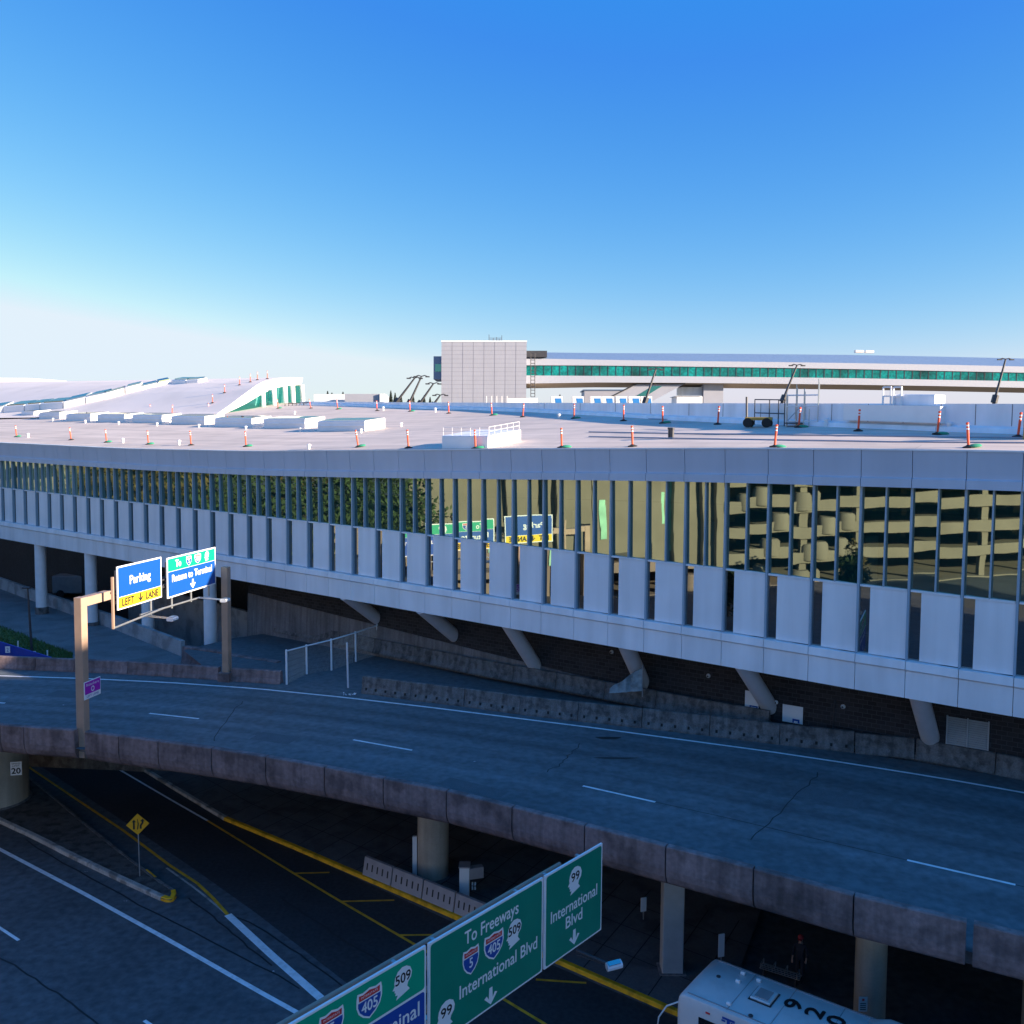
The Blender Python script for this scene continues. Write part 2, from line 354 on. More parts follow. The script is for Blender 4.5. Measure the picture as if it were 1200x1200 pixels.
def ip(T, i):
    k = max(0, min(39, int(math.floor(i)))); return (T[k]+(T[k+1]-T[k])*(i-k))*G
def FP(i): return Vector((ip(FX, i), ip(FY, i), 0))
def FN(i):
    a = FP(i+.5)-FP(i-.5); n = Vector((-a.y, a.x, 0)).normalized(); return n      # points into the building
def Fp(i, s, z): p = FP(i)+FN(i)*s; p.z = z; return p
def zpb(i): return ip(FZ, i)+CZ
def zsill(i): return zpb(i)+2.7*G
def zbot(i): return zpb(i)-1.456*G
def zsof(i): return ip(FS, i)+CZ
def zrf(i): return ip(FR, i)+CZ
I0, I1 = -4, 47
TH = math.radians(-34.6); cu_, su_ = math.cos(TH), math.sin(TH)
def UQ(p): return p.x*cu_+p.y*su_, -p.x*su_+p.y*cu_
def fromUQ(u, q): return Vector((u*cu_-q*su_, u*su_+q*cu_, 0))
_fu = [UQ(FP(i)) for i in range(I0, I1+1)]; _fr = [zrf(i) for i in range(I0, I1+1)]
def edge_at(u):
    k = 0
    while k < len(_fu)-2 and _fu[k+1][0] < u: k += 1
    t = (u-_fu[k][0])/(_fu[k+1][0]-_fu[k][0]); t = max(-1.5, min(2.5, t))
    return _fu[k][1]+t*(_fu[k+1][1]-_fu[k][1]), _fr[k]+t*(_fr[k+1]-_fr[k])
SL = .12
def roofz(x, y):
    u, q = UQ(Vector((x, y, 0))); e, z = edge_at(u); return z+SL*(q-e)
def on_roof(px, py):
    k = ray(px, py); t = 30.; f0 = None
    while t < 200:
        f = k.z*t+CZ-roofz(k.x*t, k.y*t)
        if f0 is not None and f0 > 0 >= f:
            return Vector((k.x*t, k.y*t, roofz(k.x*t, k.y*t)))
        f0 = f; t += .1
    return None

# ---------------------------------------------------------------- terminal building
bld = thing('terminal_building', 'long white airport arrivals hall with a curved ribbon of glass above slotted white panels', 'building', Fp(20, 5, 6.4))
fas, band, back = MB(), MB(), MB()
for i in range(I0, I1):
    a, b = i+.006, i+.994
    def pr(t): return [Fp(t, .3, zrf(t)+.02), Fp(t, -.36, zrf(t)+.02), Fp(t, -.24, zsof(t)+.42), Fp(t, -.36, zsof(t)+.38), Fp(t, -.36, zsof(t)+.02), Fp(t, .3, zsof(t)+.02)]
    fas.sweep([pr(a), pr(b)])
    def pb(t): return [Fp(t, .2, zpb(t)), Fp(t, -.30, zpb(t)-.03), Fp(t, -.34, zpb(t)-.36), Fp(t, -.25, zpb(t)-.44), Fp(t, -.25, zbot(t)), Fp(t, .2, zbot(t))]
    band.sweep([pb(a), pb(b)])
    back.obox(Fp(i, -.1, zsof(i)+.1), Fp(i+1, -.1, 0)-Fp(i, -.1, 0), (0, 0, zrf(i)-zsof(i)-.15), FN(i)*.3)
    back.obox(Fp(i, -.1, zbot(i)+.05), Fp(i+1, -.1, 0)-Fp(i, -.1, 0), (0, 0, zpb(i)-zbot(i)-.1), FN(i)*.2)
child(bld, fas, 'fascia', M['fascia']); child(bld, band, 'sill_band', M['panel_side']); child(bld, back, 'backing', M['darksteel'])
for i in range(I0, I1):
    w_ = MB()
    for a, b in ((i, i+.5), (i+.5, i+1)):
        j = R.uniform(-.011, .011); j2 = R.uniform(-.016, .016)
        k1 = .056+j*.5; k2 = -.052+j2*.8; w_.poly([Fp(a, k1, zsill(a)), Fp(b, -k1, zsill(b)), Fp(b, -k1+k2, zsof(b)+.02), Fp(a, k1+k2, zsof(a)+.02)])
    child(bld, w_, 'window', M['glass'])
    s_ = MB().poly([Fp(i, .03, zpb(i)), Fp(i+.25, .03, zpb(i+.25)), Fp(i+.25, .03, zsill(i+.25)), Fp(i, .03, zsill(i))])
    child(bld, s_, 'slot_window', M['glassdark'])
    a, b = i+.245, i+.975
    pm = MB().sweep([[Fp(t, -.10, zpb(t)+.02), Fp(t, .12, zpb(t)+.02), Fp(t, .12, zsill(t)-.07), Fp(t, -.10, zsill(t)-.07)] for t in (a, b)])
    child(bld, pm, 'wall_panel', M['panel'])
    n, d = FN(i), (FP(i+1)-FP(i)).normalized()
    mm = MB().obox(Fp(i, -.16, zpb(i)+.0)-d*.046, d*.092, n*.24, (0, 0, zsof(i)-zpb(i)+.02))
    child(bld, mm, 'mullion', M['mullion'])
    h = i+.5
    mm = MB().obox(Fp(h, -.13, zsill(h))-d*.032, d*.064, n*.20, (0, 0, zsof(h)-zsill(h)+.02))
    child(bld, mm, 'intermediate_mullion', M['mullion'])
tz = MB()
for i in range(27, I1): tz.sweep([[Fp(t, .05, zsof(t)-.98-(t-27)*.006), Fp(t, .12, zsof(t)-.98-(t-27)*.006), Fp(t, .12, zsof(t)-.92-(t-27)*.006), Fp(t, .05, zsof(t)-.92-(t-27)*.006)] for t in (i+.02, i+.98)])
child(bld, tz, 'inner_dark_bar', M['darksteel'])  # thin dark bar behind the glass, drawn as a line below the soffit
trim = MB()
for i in range(I0, I1):
    trim.sweep([[Fp(t, -.13, zsill(t)-.06), Fp(t, .1, zsill(t)-.06), Fp(t, .1, zsill(t)+.02), Fp(t, -.13, zsill(t)+.02)] for t in (i+.035, i+.965)])
child(bld, trim, 'sill_trim', M['panel'])
rng = [I0+j for j in range(I1-I0+1)]
fl = MB()
fl.strip([Fp(i, .25, zpb(i)-.02) for i in rng], [Fp(i, 11, zpb(i)-.02) for i in rng])
child(bld, fl, 'interior_floor', M['interior'])
iw = MB(); iw.strip([Fp(i, 11, zpb(i)-.02) for i in rng], [Fp(i, 11, zrf(i)-.5) for i in rng])
child(bld, iw, 'interior_wall', M['interior'])
ce = MB(); ce.strip([Fp(i, .3, zsof(i)+.3) for i in rng], [Fp(i, 11, zsof(i)+.3) for i in rng]); child(bld, ce, 'ceiling', M['interior'])
for i in range(I0, I1, 4): child(bld, MB().lathe(Fp(i+.8, 4, zpb(i)), [(.3, 0), (.3, 4.5)], 14), 'interior_column', M['bldgcol'], True)
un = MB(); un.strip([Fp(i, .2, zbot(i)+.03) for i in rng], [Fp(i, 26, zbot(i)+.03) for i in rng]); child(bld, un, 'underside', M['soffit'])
lw = MB(); lw.strip([Fp(i, 16, 0) for i in [-40, -25, -12]+rng], [Fp(i, 16, zbot(i)+.1) for i in [-40, -25, -12]+rng]); child(bld, lw, 'lower_wall', M['asphalt_dark'])  # wall coloured near black to carry the dark beneath the hall
# roof sheet, following the roof edge and ending at the back parapet
PW = [(352, 474.5, 470.3), (400, 476, 470.8), (450, 477.5, 471.2), (500, 479.3, 471.6), (560, 480.6, 471.8), (620, 482.8, 472), (700, 487, 472.2), (800, 493, 472.4), (900, 497.5, 472.6), (1000, 501.5, 472.8), (1100, 505.5, 473), (1200, 509, 473.2), (1330, 515, 474)]
PQ = [UQ(on_roof(a, b)) for a, b, c in PW]
def backq(u):
    if u <= PQ[0][0]: return PQ[0][1]+3
    if u >= PQ[-1][0]: return PQ[-1][1]+.3
    for (u0, q0), (u1, q1) in zip(PQ, PQ[1:]):
        if u0 <= u <= u1: return q0+(q1-q0)*(u-u0)/(u1-u0)+.3
rf = MB(); nq = 30; QB = 95
def rp(i, q):
    p = Fp(i, -.2, 0)+Vector((-su_, cu_, 0))*q; p.z = roofz(p.x, p.y)+.03; return p
cols_ = [-70, -55, -42, -32, -24, -16, -10]+list(range(I0, I1+1))
def depth_(i):
    p = Fp(i, -.2, 0); u, q = UQ(p); return max(2., backq(u)-q)
grid = [[rp(i, depth_(i)*j/nq) for j in range(nq+1)] for i in cols_]
for a in range(len(cols_)-1):
    for j in range(nq): rf.poly([grid[a][j], grid[a+1][j], grid[a+1][j+1], grid[a][j+1]])
child(bld, rf, 'roof', M['roof'], True)
# raised edge of the roof
cap = MB()
for i in range(I0, I1):
    cap.sweep([[Fp(t, -.40, zrf(t)+.02), Fp(t, .1, zrf(t)+.02), Fp(t, .1, zrf(t)+.09), Fp(t, -.40, zrf(t)+.09)] for t in (i, i+1)])
child(bld, cap, 'roof_edge_cap', M['panel'])
# parapet wall along the back of the roof
pts = []
for px, yb, yt in PW:
    p = on_roof(px, yb); pts.append((p, atd(px, yt, p.y).z))
pw, ledge = MB(), MB()
for (p, z), (p2, z2) in zip(pts, pts[1:]):
    d = (p2-p); nn = Vector((-d.y, d.x, 0)).normalized()
    pw.sweep([[Vector((q.x, q.y, q.z-.3)), Vector((q.x, q.y, zz)), Vector((q.x, q.y, zz))+nn*.5, Vector((q.x, q.y, q.z-.3))+nn*.5] for q, zz in ((p, z), (p2, z2))])
    ledge.sweep([[Vector((q.x, q.y, q.z-.1))-nn*.35, Vector((q.x, q.y, q.z+.22))-nn*.25, Vector((q.x, q.y, q.z+.32))-nn*.003, Vector((q.x, q.y, q.z-.1))-nn*.003] for q in (p, p2)])
child(bld, pw, 'parapet_wall', M['panel_side']); child(bld, ledge, 'parapet_upstand', M['panel'])
seam = MB()
for px in list(range(640, 1300, 42)):
    k = 0
    while PW[k+1][0] < px: k += 1
    t = (px-PW[k][0])/(PW[k+1][0]-PW[k][0]); p = pts[k][0].lerp(pts[k+1][0], t); z = pts[k][1]*(1-t)+pts[k+1][1]*t
    d = (pts[k+1][0]-pts[k][0]).normalized(); nn = Vector((-d.y, d.x, 0)).normalized()
    seam.obox(Vector((p.x, p.y, p.z+.34))-nn*.012-d*.012, d*.024, nn*.011, (0, 0, max(.02, z-p.z-.36)))
child(bld, seam, 'parapet_joint', M['darksteel'])
# row of roof skylights
SK = [(427.5, 505.6), (357.5, 502.3), (295, 501.2), (240, 498), (190, 496.2), (146, 495), (106, 493.6), (70, 491.2), (40, 489.5), (22, 488.2)]
udir = Vector((cu_, su_, 0)); qdir = Vector((-su_, cu_, 0))
PA = [on_roof(*q) for q in SK]
for k, p in enumerate(PA[:-1]):
    want = SK[k+1][0]+min(16, .24*(SK[k][0]-SK[k+1][0]))-1
    L_ = 1.5
    while L_ < 9 and screen(p-udir*L_)[0] > want: L_ += .05
    o = Vector((p.x, p.y, p.z-.1))-udir*L_
    z0 = roofz(o.x, o.y); dz = p.z-z0
    b_ = MB().bevbox(Vector((o.x, o.y, z0-.15)), udir*L_+Vector((0, 0, dz)), qdir*2.3+Vector((0, 0, .27)), (0, 0, .98), .05)
    bx_ = child(bld, b_, 'roof_skylight', M['white'])
    l_ = MB().obox(Vector((o.x, o.y, z0+.42))-qdir*.05-udir*.02, udir*(L_+.04)+Vector((0, 0, dz)), qdir*.05, (0, 0, .10))
    child(bx_, l_, 'flashing', M['panel'])
    g_ = MB().obox(Vector((o.x, o.y, z0+.835))+udir*.15+qdir*.25+Vector((0,0,.03)), udir*(L_-.3)+Vector((0, 0, dz)), qdir*1.8+Vector((0, 0, .21)), (0, 0, .05))
    child(bx_, g_, 'pane', M['skyglass'])
# roof hatch with guard rail
p = on_roof(571.7, 525.6); L_ = 3.2
hb = MB().bevbox(p-udir*L_-Vector((0, 0, .1)), udir*L_, qdir*3.2+Vector((0, 0, .38)), (0, 0, .78), .03); hx = child(bld, hb, 'roof_hatch', M['white'])
rl = MB(); z = p.z+.7
def rail(o, v, n):
    for j in range(n+1):
        q = o+v*(j/n); rl.tube([q, q+Vector((0, 0, .50))], .011, 6)
    for h in (.27, .50): rl.tube([o+Vector((0, 0, h)), o+v+Vector((0, 0, h))], .011, 6)
rail(Vector((p.x, p.y, p.z+.66))-udir*L_+qdir*.1, udir*L_, 5); rail(Vector((p.x, p.y, p.z+.66))+qdir*.1-udir*.05, qdir*3.0+Vector((0, 0, .36)), 5)
child(hx, rl, 'guard_rail', M['white'])
# vent pipes
for px, py, h in [(33,513,.35),(144,519.5,.35),(210,522,.35),(449,481.7,.4),(510,483.5,.4),(470,500.5,.3),(655,490.5,.3),(765,490.5,.35),(968,501,.4),(1112,506.5,.4),(362,527,.3),(62,494.5,.4),(100,496,.3),(139,498,.3),(184,499.5,.3),(233,501.5,.3),(288,504,.3),(352,506.5,.3),(423,508,.3),(345,486,.3)]:
    q = on_roof(px, py)
    if q: child(bld, MB().lathe(q-Vector((0, 0, .05)), [(.09, 0), (.09, h), (.14, h), (.14, h+.08), (.05, h+.12)], 10), 'vent_pipe', M['white'], True)
for px, py in [(785, 514.5), (787.5, 514.8)]:
    q = on_roof(px, py); child(bld, MB().lathe(q, [(.1, -.05), (.1, .5), (.13, .5), (.13, .6)], 10), 'vent_pipe', M['darksteel'], True)
# low white upstand in front of the parapet
a, b = on_roof(985, 502.6), on_roof(1098, 507.5)
d = b-a; nn = Vector((-d.y, d.x, 0)).normalized()
wl = MB().obox(a+Vector((0, 0, .45))+nn*.2, d, nn*1.6, (0, 0, .80)); child(bld, wl, 'roof_upstand', M['white'])
for t_, w_, h_ in ((.39, .9, .55),):
    q = a+d*.48+nn*.6+Vector((0, 0, 1.25)); child(bld, MB().bevbox(q, d*.42, nn*.9, (0, 0, .55), .03), 'rooftop_unit', M['panel'])
for t_ in (.39, .50):
    q = a+d*(t_)*1.0+nn*.5+Vector((0, 0, 1.25)); fr = MB()
    dd = d.normalized()
    for e in (0, .42): fr.box(q+dd*e+Vector((0, 0, .45)), (.07, .07, .9))
    for h in (.45, .9): fr.obox(q+Vector((0, 0, h-.035)), dd*.42, nn*.07, (0, 0, .07))
    child(bld, fr, 'rooftop_frame', M['white'])
# columns
for cx, cy in [(45.5, 711.5), (104.5, 729), (171, 751.5), (245, 756)]:
    best = None
    for s10 in range(3, 14):
        i = -2.
        while i < 20:
            q = Fp(i, s10/10, 0); X = 600+q.x/q.y*F_
            if abs(X-4*0-cx) < 1.2:
                best = q; break
            i += .01
        if best is not None: break
    c = child(bld, MB().lathe((best.x, best.y, 3.), [(.45, 0), (.45, 9.4)], 28), 'round_column', M['bldgcol2'], True)
    zz = vplane(cx, cy, best, Vector((0, 1, 0))).z
    child(c, MB().lathe((best.x, best.y, zz-.8), [(.52, 0), (.52, .8), (.46, .84)], 28), 'column_collar', M['barrier'], True)
WS = 3.0
def wallpt(px, py, s=WS):
    lo, hi = -30., 60.
    for _ in range(50):
        m = (lo+hi)/2; q = Fp(m, s, 0)
        if screen(Vector((q.x, q.y, 12.)))[0] < px: lo = m
        else: hi = m
    v = ray(px, py); q = Fp(m, s, 0); t = q.y/v.y; return m, Vector((q.x, q.y, v.z*t+CZ))
for tx, ty, bx_, by_ in [(416, 703, 443, 727), (506, 720, 534, 747), (602, 738, 631, 784), (738, 762, 757, 802), (880, 789, 906, 830), (1082, 822, 1097, 866)]:
    m0, top = wallpt(tx, ty+2, .95); m1, bot = wallpt(bx_-3, by_-4)
    d = (bot-top).normalized(); col = MB()
    col.tube([top-d*1.15, bot, bot+d*.16, bot+d*.26], .40, 22); cc = child(bld, col, 'raked_column', M['bldgcol'], True)

# ---------------------------------------------------------------- brick wall below the hall
bw = MB(); ap = MB(); uvs = []
iw0, iw1 = 15, I1
for i in range(iw0, iw1):
    _, q = 0, 0
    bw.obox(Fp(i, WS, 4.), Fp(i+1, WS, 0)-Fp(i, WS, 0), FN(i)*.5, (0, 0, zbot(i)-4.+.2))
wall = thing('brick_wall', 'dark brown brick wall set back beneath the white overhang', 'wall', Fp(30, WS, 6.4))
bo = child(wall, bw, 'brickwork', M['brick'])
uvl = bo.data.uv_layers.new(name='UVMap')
for lp in bo.data.loops:
    v = bo.data.vertices[lp.vertex_index].co+Vector(wall['_w']); u, q = UQ(v); uvl.data[lp.index].uv = (u, v.z)
for i in range(iw0, iw1):
    zt = max(6.5, 9.1-(i-iw0)*.115)
    zt2 = max(6.5, 9.1-(i+1-iw0)*.115)
    ap.sweep([[Fp(i, WS-.25, 4.), Fp(i, WS-.06, zt), Fp(i, WS+.1, zt), Fp(i, WS+.1, 4.)], [Fp(i+1, WS-.25, 4.), Fp(i+1, WS-.06, zt2), Fp(i+1, WS+.1, zt2), Fp(i+1, WS+.1, 4.)]])
child(wall, ap, 'concrete_plinth', M['concrete'])
# louvre, notice boards, wall lamps
i0, a = wallpt(1114, 838, WS-.03); i1, b = wallpt(1163, 843, WS-.03)
lv = thing('louvre_grille', 'grey louvred vent in the brick wall right of the last raked column', 'vent', (a.x, a.y, a.z-1))
d = (b-a); d.z = 0; h = 1.55; fr, sl = MB(), MB(); n_ = FN(i0)
for k in (0, .5, 1): fr.obox(Vector((a.x, a.y, a.z-h))+d*k-d.normalized()*.03-n_*.06, d.normalized()*.06, n_*.08, (0, 0, h))
for k in range(16): sl.obox(Vector((a.x, a.y, a.z-h+.05+k*.095)), d, n_*.05-Vector((0, 0, -.0)), (0, 0, .012)); sl.obox(Vector((a.x, a.y, a.z-h+.0+k*.095))-n_*.03, d, n_*.05+Vector((0, 0, .06)), (0, 0, .012))
child(lv, fr, 'frame', M['pillar2']); child(lv, sl, 'slat', M['pillar2'])
for (x0, y0, x1, y1, lab, k) in [(875.5, 809, 891.5, 837, 'white notice board with a blue square behind the raked column foot', 0), (920, 825, 944, 845, 'white notice board with small blue mark on brick between two raked columns', 1)]:
    i0, a = wallpt(x0, y0, WS-.05); i1, b = wallpt(x1, y0+ (4 if k == 0 else 5), WS-.05); _, c = wallpt(x0, y1, WS-.05)
    bd = Board(Vector((a.x, a.y, c.z)), Vector((b.x-a.x, b.y-a.y, 0))); W_ = (Vector((b.x, b.y, 0))-Vector((a.x, a.y, 0))).length; H_ = a.z-c.z
    t = thing('notice_board', lab, 'notice board', bd.o, 'white boards on the brick wall')
    child(t, bd.slab(0, 0, W_, H_, .03), 'board', M['swhite'])
    mk = MB()
    if k == 0: bd.rect(mk, .35*W_, .12*H_, .95*W_, .42*H_, .004); 
    else: bd.rect(mk, .5*W_, .02, .85*W_, .25*H_, .004)
    child(t, mk, 'mark', M['blue'])
    ins = MB()
    if k == 0: bd.rect(ins, .44*W_, .17*H_, .86*W_, .37*H_, .008)
    else: bd.rect(ins, .58*W_, .0+.02, .76*W_, .14*H_, .008)
    child(t, ins, 'mark_centre', M['swhite'])
for px, py, lab in [(718, 764, 'small round white wall lamp under the overhang near the centre'), (832, 792, 'small round white wall lamp left of the notice boards'), (912, 823, 'small round white wall lamp between the two notice boards'), (991, 828, 'small round white wall lamp on bare brick right of the boards')]:
    i, q = wallpt(px, py, WS-.02); n_ = -FN(i); mb = MB().tube([q, q+n_*.08, q+n_*.12], .11, 12, .06)
    t = thing('wall_lamp', lab, 'lamp', q, 'lamps on the brick wall'); child(t, mb, 'housing', M['swhite'], True); child(t, MB().tube([q+n_*.12, q+n_*.13], .05, 10), 'lens', M['darksteel'])
i, q = wallpt(949, 880, WS-.03)
tag(MB().tube([Vector((wallpt(956.5+40, 815)[1].x, 0, 0))*0+wallpt(981, 820, WS-.03)[1], wallpt(979, 880, WS-.03)[1]], .03, 6).build('conduit_pipe', M['darksteel']), 'thin vertical conduit on the brick wall left of the last column', 'pipe')

# ---------------------------------------------------------------- ground and roads
g = MB(); g.poly([(-3000, -3000, -.02), (3000, -3000, -.02), (3000, 3000, -.02), (-3000, 3000, -.02)]); struct(g.build('ground', M['ground']))
lr = MB(); lr.poly([(-90, -30, 0), (80, -30, 0), (80, 48, 0), (-90, 62, 0)]); struct(lr.build('lower_road', M['asphalt_low']))
ZD = -14.
NEAR = [Vector((-60, 44.5, 0)), Vector((-45, 43, 0)), Vector((-32, 41.6, 0))]+[Vector((at(x, y, -13.15).x, at(x, y, -13.15).y, 0)) for x, y in [(0,849.5),(27.5,852),(87.5,856),(138.7,863),(185,868.7),(247.5,877),(311,887),(380,899),(449,912.5),(523,927),(600,946),(685,967.5),(780,992),(883,1018),(1000.5,1049.7),(1133.5,1081)]]+[Vector((15.05, 22.75, 0)), Vector((17.5, 21.1, 0)), Vector((24, 16.4, 0)), Vector((34, 8, 0))]
WL = [Vector((-60, 54, 0)), Vector((-45, 53.2, 0)), Vector((-36, 52.6, 0))]+[Vector((at(x, y, ZD).x, at(x, y, ZD).y, 0)) for x, y in [(0,792),(100,795.2),(200,800),(300,807),(400,817),(500,828.5),(600,841),(700,853.5),(800,867),(900,880.5),(1000,895.5),(1100,911.5),(1195,928)]]+[Vector((25, 32.6, 0)), Vector((34, 26, 0)), Vector((44, 17, 0))]
def resample(P, n):
    L = [0]
    for a, b in zip(P, P[1:]): L.append(L[-1]+(b-a).length)
    out = []
    for k in range(n+1):
        s = L[-1]*k/n; j = 0
        while j < len(P)-2 and L[j+1] < s: j += 1
        out.append(P[j].lerp(P[j+1], (s-L[j])/(L[j+1]-L[j])))
    return out
def offset(P, d):
    out = []
    for k, p in enumerate(P):
        t = P[min(k+1, len(P)-1)]-P[max(k-1, 0)]; n = Vector((-t.y, t.x, 0)).normalized(); out.append(p+n*d)
    return out
def lift(P, z): return [Vector((p.x, p.y, z)) for p in P]
ZR = CZ+ZD
na, wb = resample(NEAR, 60), resample(WL, 60)
far = offset(wb, 1.6)
dk = MB(); dk.strip(lift(offset(na, .1), ZR), lift(far, ZR))
for k in range(60): pass
do = struct(dk.build('elevated_road', M['asphalt']))
ul = do.data.uv_layers.new(name='UVMap')
for p in do.data.polygons:
    k = p.index
    for lp, (du, dv) in zip(p.loop_indices, ((0, 0), (1, 0), (1, 1), (0, 1))): ul.data[lp].uv = ((k+du)*1.9, dv*14.)
# deck body below the surface
sl_ = MB()
for k in range(60):
    q0, q1 = offset(na, .45), offset(na, 2.6)
    A, B = far[k], far[k+1]
    sl_.sweep([[Vector((na[k].x, na[k].y, ZR-.02))+(far[k]-na[k]).normalized()*.3, Vector((na[k].x, na[k].y, ZR-.55))+(far[k]-na[k]).normalized()*.5, Vector((na[k].x, na[k].y, ZR-1.2))+(far[k]-na[k]).normalized()*3, Vector((far[k].x, far[k].y, ZR-1.2)), Vector((far[k].x, far[k].y, ZR-.02))],
               [Vector((na[k+1].x, na[k+1].y, ZR-.02))+(far[k+1]-na[k+1]).normalized()*.3, Vector((na[k+1].x, na[k+1].y, ZR-.55))+(far[k+1]-na[k+1]).normalized()*.5, Vector((na[k+1].x, na[k+1].y, ZR-1.2))+(far[k+1]-na[k+1]).normalized()*3, Vector((far[k+1].x, far[k+1].y, ZR-1.2)), Vector((far[k+1].x, far[k+1].y, ZR-.02))]], caps=k in (0, 59))
struct(sl_.build('bridge_deck', M['concrete']))
def ribbon(P, wdt, z, name, m, kind='structure'):
    mb = MB(); mb.strip(lift(offset(P, wdt/2), z), lift(offset(P, -wdt/2), z)); return struct(mb.build(name, m), kind)
ribbon(resample(WL, 80), .17, ZR+.006, 'edge_line', M['linew'])
for (a, b) in [((175, 836), (233, 842.3)), ((414, 867), (483, 879.3)), ((683, 921), (768, 940)), ((1063, 1008), (1190, 1037)), ((-60, 820.5), (6, 824))]:
    ribbon([at(*a, ZD), at(*b, ZD)], .13, ZR+.006, 'lane_dash', M['linew'])
for P, wd in [([(768, 940), (850, 958), (960, 984), (1063, 1008)], .04), ([(1190, 1037), (1230, 1046)], .04)]:
    ribbon([at(*q, ZD) for q in P], wd, ZR+.004, 'pavement_joint', M['tar'])
for c, rx, ry in [((713, 865), .55, .12), ((722, 888.5), .9, .06)]:
    q = at(*c, ZD); pts_ = [Vector((q.x+rx*math.cos(t)*(1+.25*math.sin(3*t)), q.y+ry*math.sin(t)*2*(1+.3*math.cos(2*t)), ZR+.005)) for t in [2*math.pi*j/14 for j in range(14)]]
    struct(MB().poly(pts_).build('oil_stain', M['tar']))

for P, wd in [([(300, 862), (345, 868)], 1.1), ([(520, 915), (590, 932)], .9), ([(930, 925), (1010, 941)], 1.3), ([(60, 812), (100, 815)], 1.2)]:
    ribbon([at(*q, ZD) for q in P], wd, ZR+.004, 'asphalt_patch', M['patch'])
for P in [[(640, 905), (655, 897), (668, 884), (680, 872)], [(250, 868), (262, 850), (270, 838), (285, 822)], [(880, 985), (905, 960), (930, 935), (960, 905)]]:
    ribbon(resample([q+Vector((R.uniform(-.1, .1), R.uniform(-.1, .1), 0)) for q in resample([at(*q, ZD) for q in P], 14)], 28), .045, ZR+.0045, 'sealed_crack', M['tar'])
# near parapet: precast concrete panels
J = [3,4,5]+list(range(6, 20))
par = thing('bridge_parapet', 'stained precast concrete parapet along the near edge of the elevated road', 'parapet', (0, 31.7, ZR))
JP = NEAR[3:19]
ends = [(NEAR[k], NEAR[k+1]) for k in range(0, len(NEAR)-1)]
for k, (a, b) in enumerate(ends):
    d = (b-a).normalized(); n = Vector((d.y, -d.x, 0))     # outward, to the camera side
    ga, gb = .025, .025
    if abs(a.x-NEAR[5].x) < .01: ga = .55                    # gap where the gantry post stands
    if abs(a.x-NEAR[18].x) < .01: ga = .16
    A, B = a+d*ga, b-d*gb
    if k == 4: B = b-d*.03
    nseg = max(1, int((b-a).length/3))
    def prof(p):
        z0 = CZ-14.55; z1 = CZ-13.15
        return [Vector((p.x, p.y, z1))-n*.26, Vector((p.x, p.y, z1+.0))-n*.03, Vector((p.x, p.y, z1-.03)), Vector((p.x, p.y, z0+.62)), Vector((p.x, p.y, z0+.38))-n*.04, Vector((p.x, p.y, z0+.18))-n*.13, Vector((p.x, p.y, z0+.05))-n*.27, Vector((p.x, p.y, z0))-n*.42, Vector((p.x, p.y, z0))-n*.75, Vector((p.x, p.y, z0+.25))-n*.75, Vector((p.x, p.y, z0+.25))-n*.40]
    for j in range(nseg):
        P0, P1 = A.lerp(B, j/nseg), A.lerp(B, (j+1)/nseg)
        if j: P0 = P0+d*.02
        mb = MB().sweep([prof(P0), prof(P1)]); child(par, mb, 'parapet_panel', M['parapet'])

# bridge pillars
def pillar(px, py, r, top, label, m='pillar', square=False):
    c = at(px, py, -CZ)
    t = thing('bridge_pillar', label, 'pillar', c, 'pillars under the elevated road')
    if square:
        mb = MB().bevbox((c.x-r, c.y-r*.8, -.05), (0, 0, top+.05), (2*r, 0, 0), (0, 1.6*r, 0), .03); child(t, mb, 'shaft', M[m])
        child(t, MB().box((c.x, c.y, .05), (2*r+.2, 1.6*r+.2, .3)), 'footing', M['concrete'])
    else:
        child(t, MB().lathe((c.x, c.y, -.05), [(r, 0), (r, top+.05)], 40), 'shaft', M[m], True)
        child(t, MB().lathe((c.x, c.y, -.05), [(r+.12, 0), (r+.12, .22), (r+.02, .26)], 40), 'footing', M['concrete'], True)
    return t, c
p20, c20 = pillar(-6, 940, 1.72, ZR-1.1, 'thick round concrete pillar carrying a speed limit sign at the left edge')
pillar(507.5, 1029, .72, ZR-1.1, 'round concrete pillar behind the grey plastic barriers')
pillar(786.5, 1141, .40, ZR-1.1, 'slim square grey pillar left of the bus', 'pillar2', True)
pc, cc = pillar(1018, 1205, .52, ZR-1.1, 'round tan concrete pillar with a small red and white notice behind the bus')
pillar(1219, 1256, .6, ZR-1.1, 'tan concrete pillar at the right edge of the photo')

# lower level back wall and sunken lane
bwl = MB(); bwl.strip(lift(offset(far, 1.2), -.1), lift(offset(far, 1.2), ZR-.05))
tag(bwl.build('retaining_wall', M['barrier']), 'dark concrete retaining wall at the back of the space under the elevated road', 'wall')

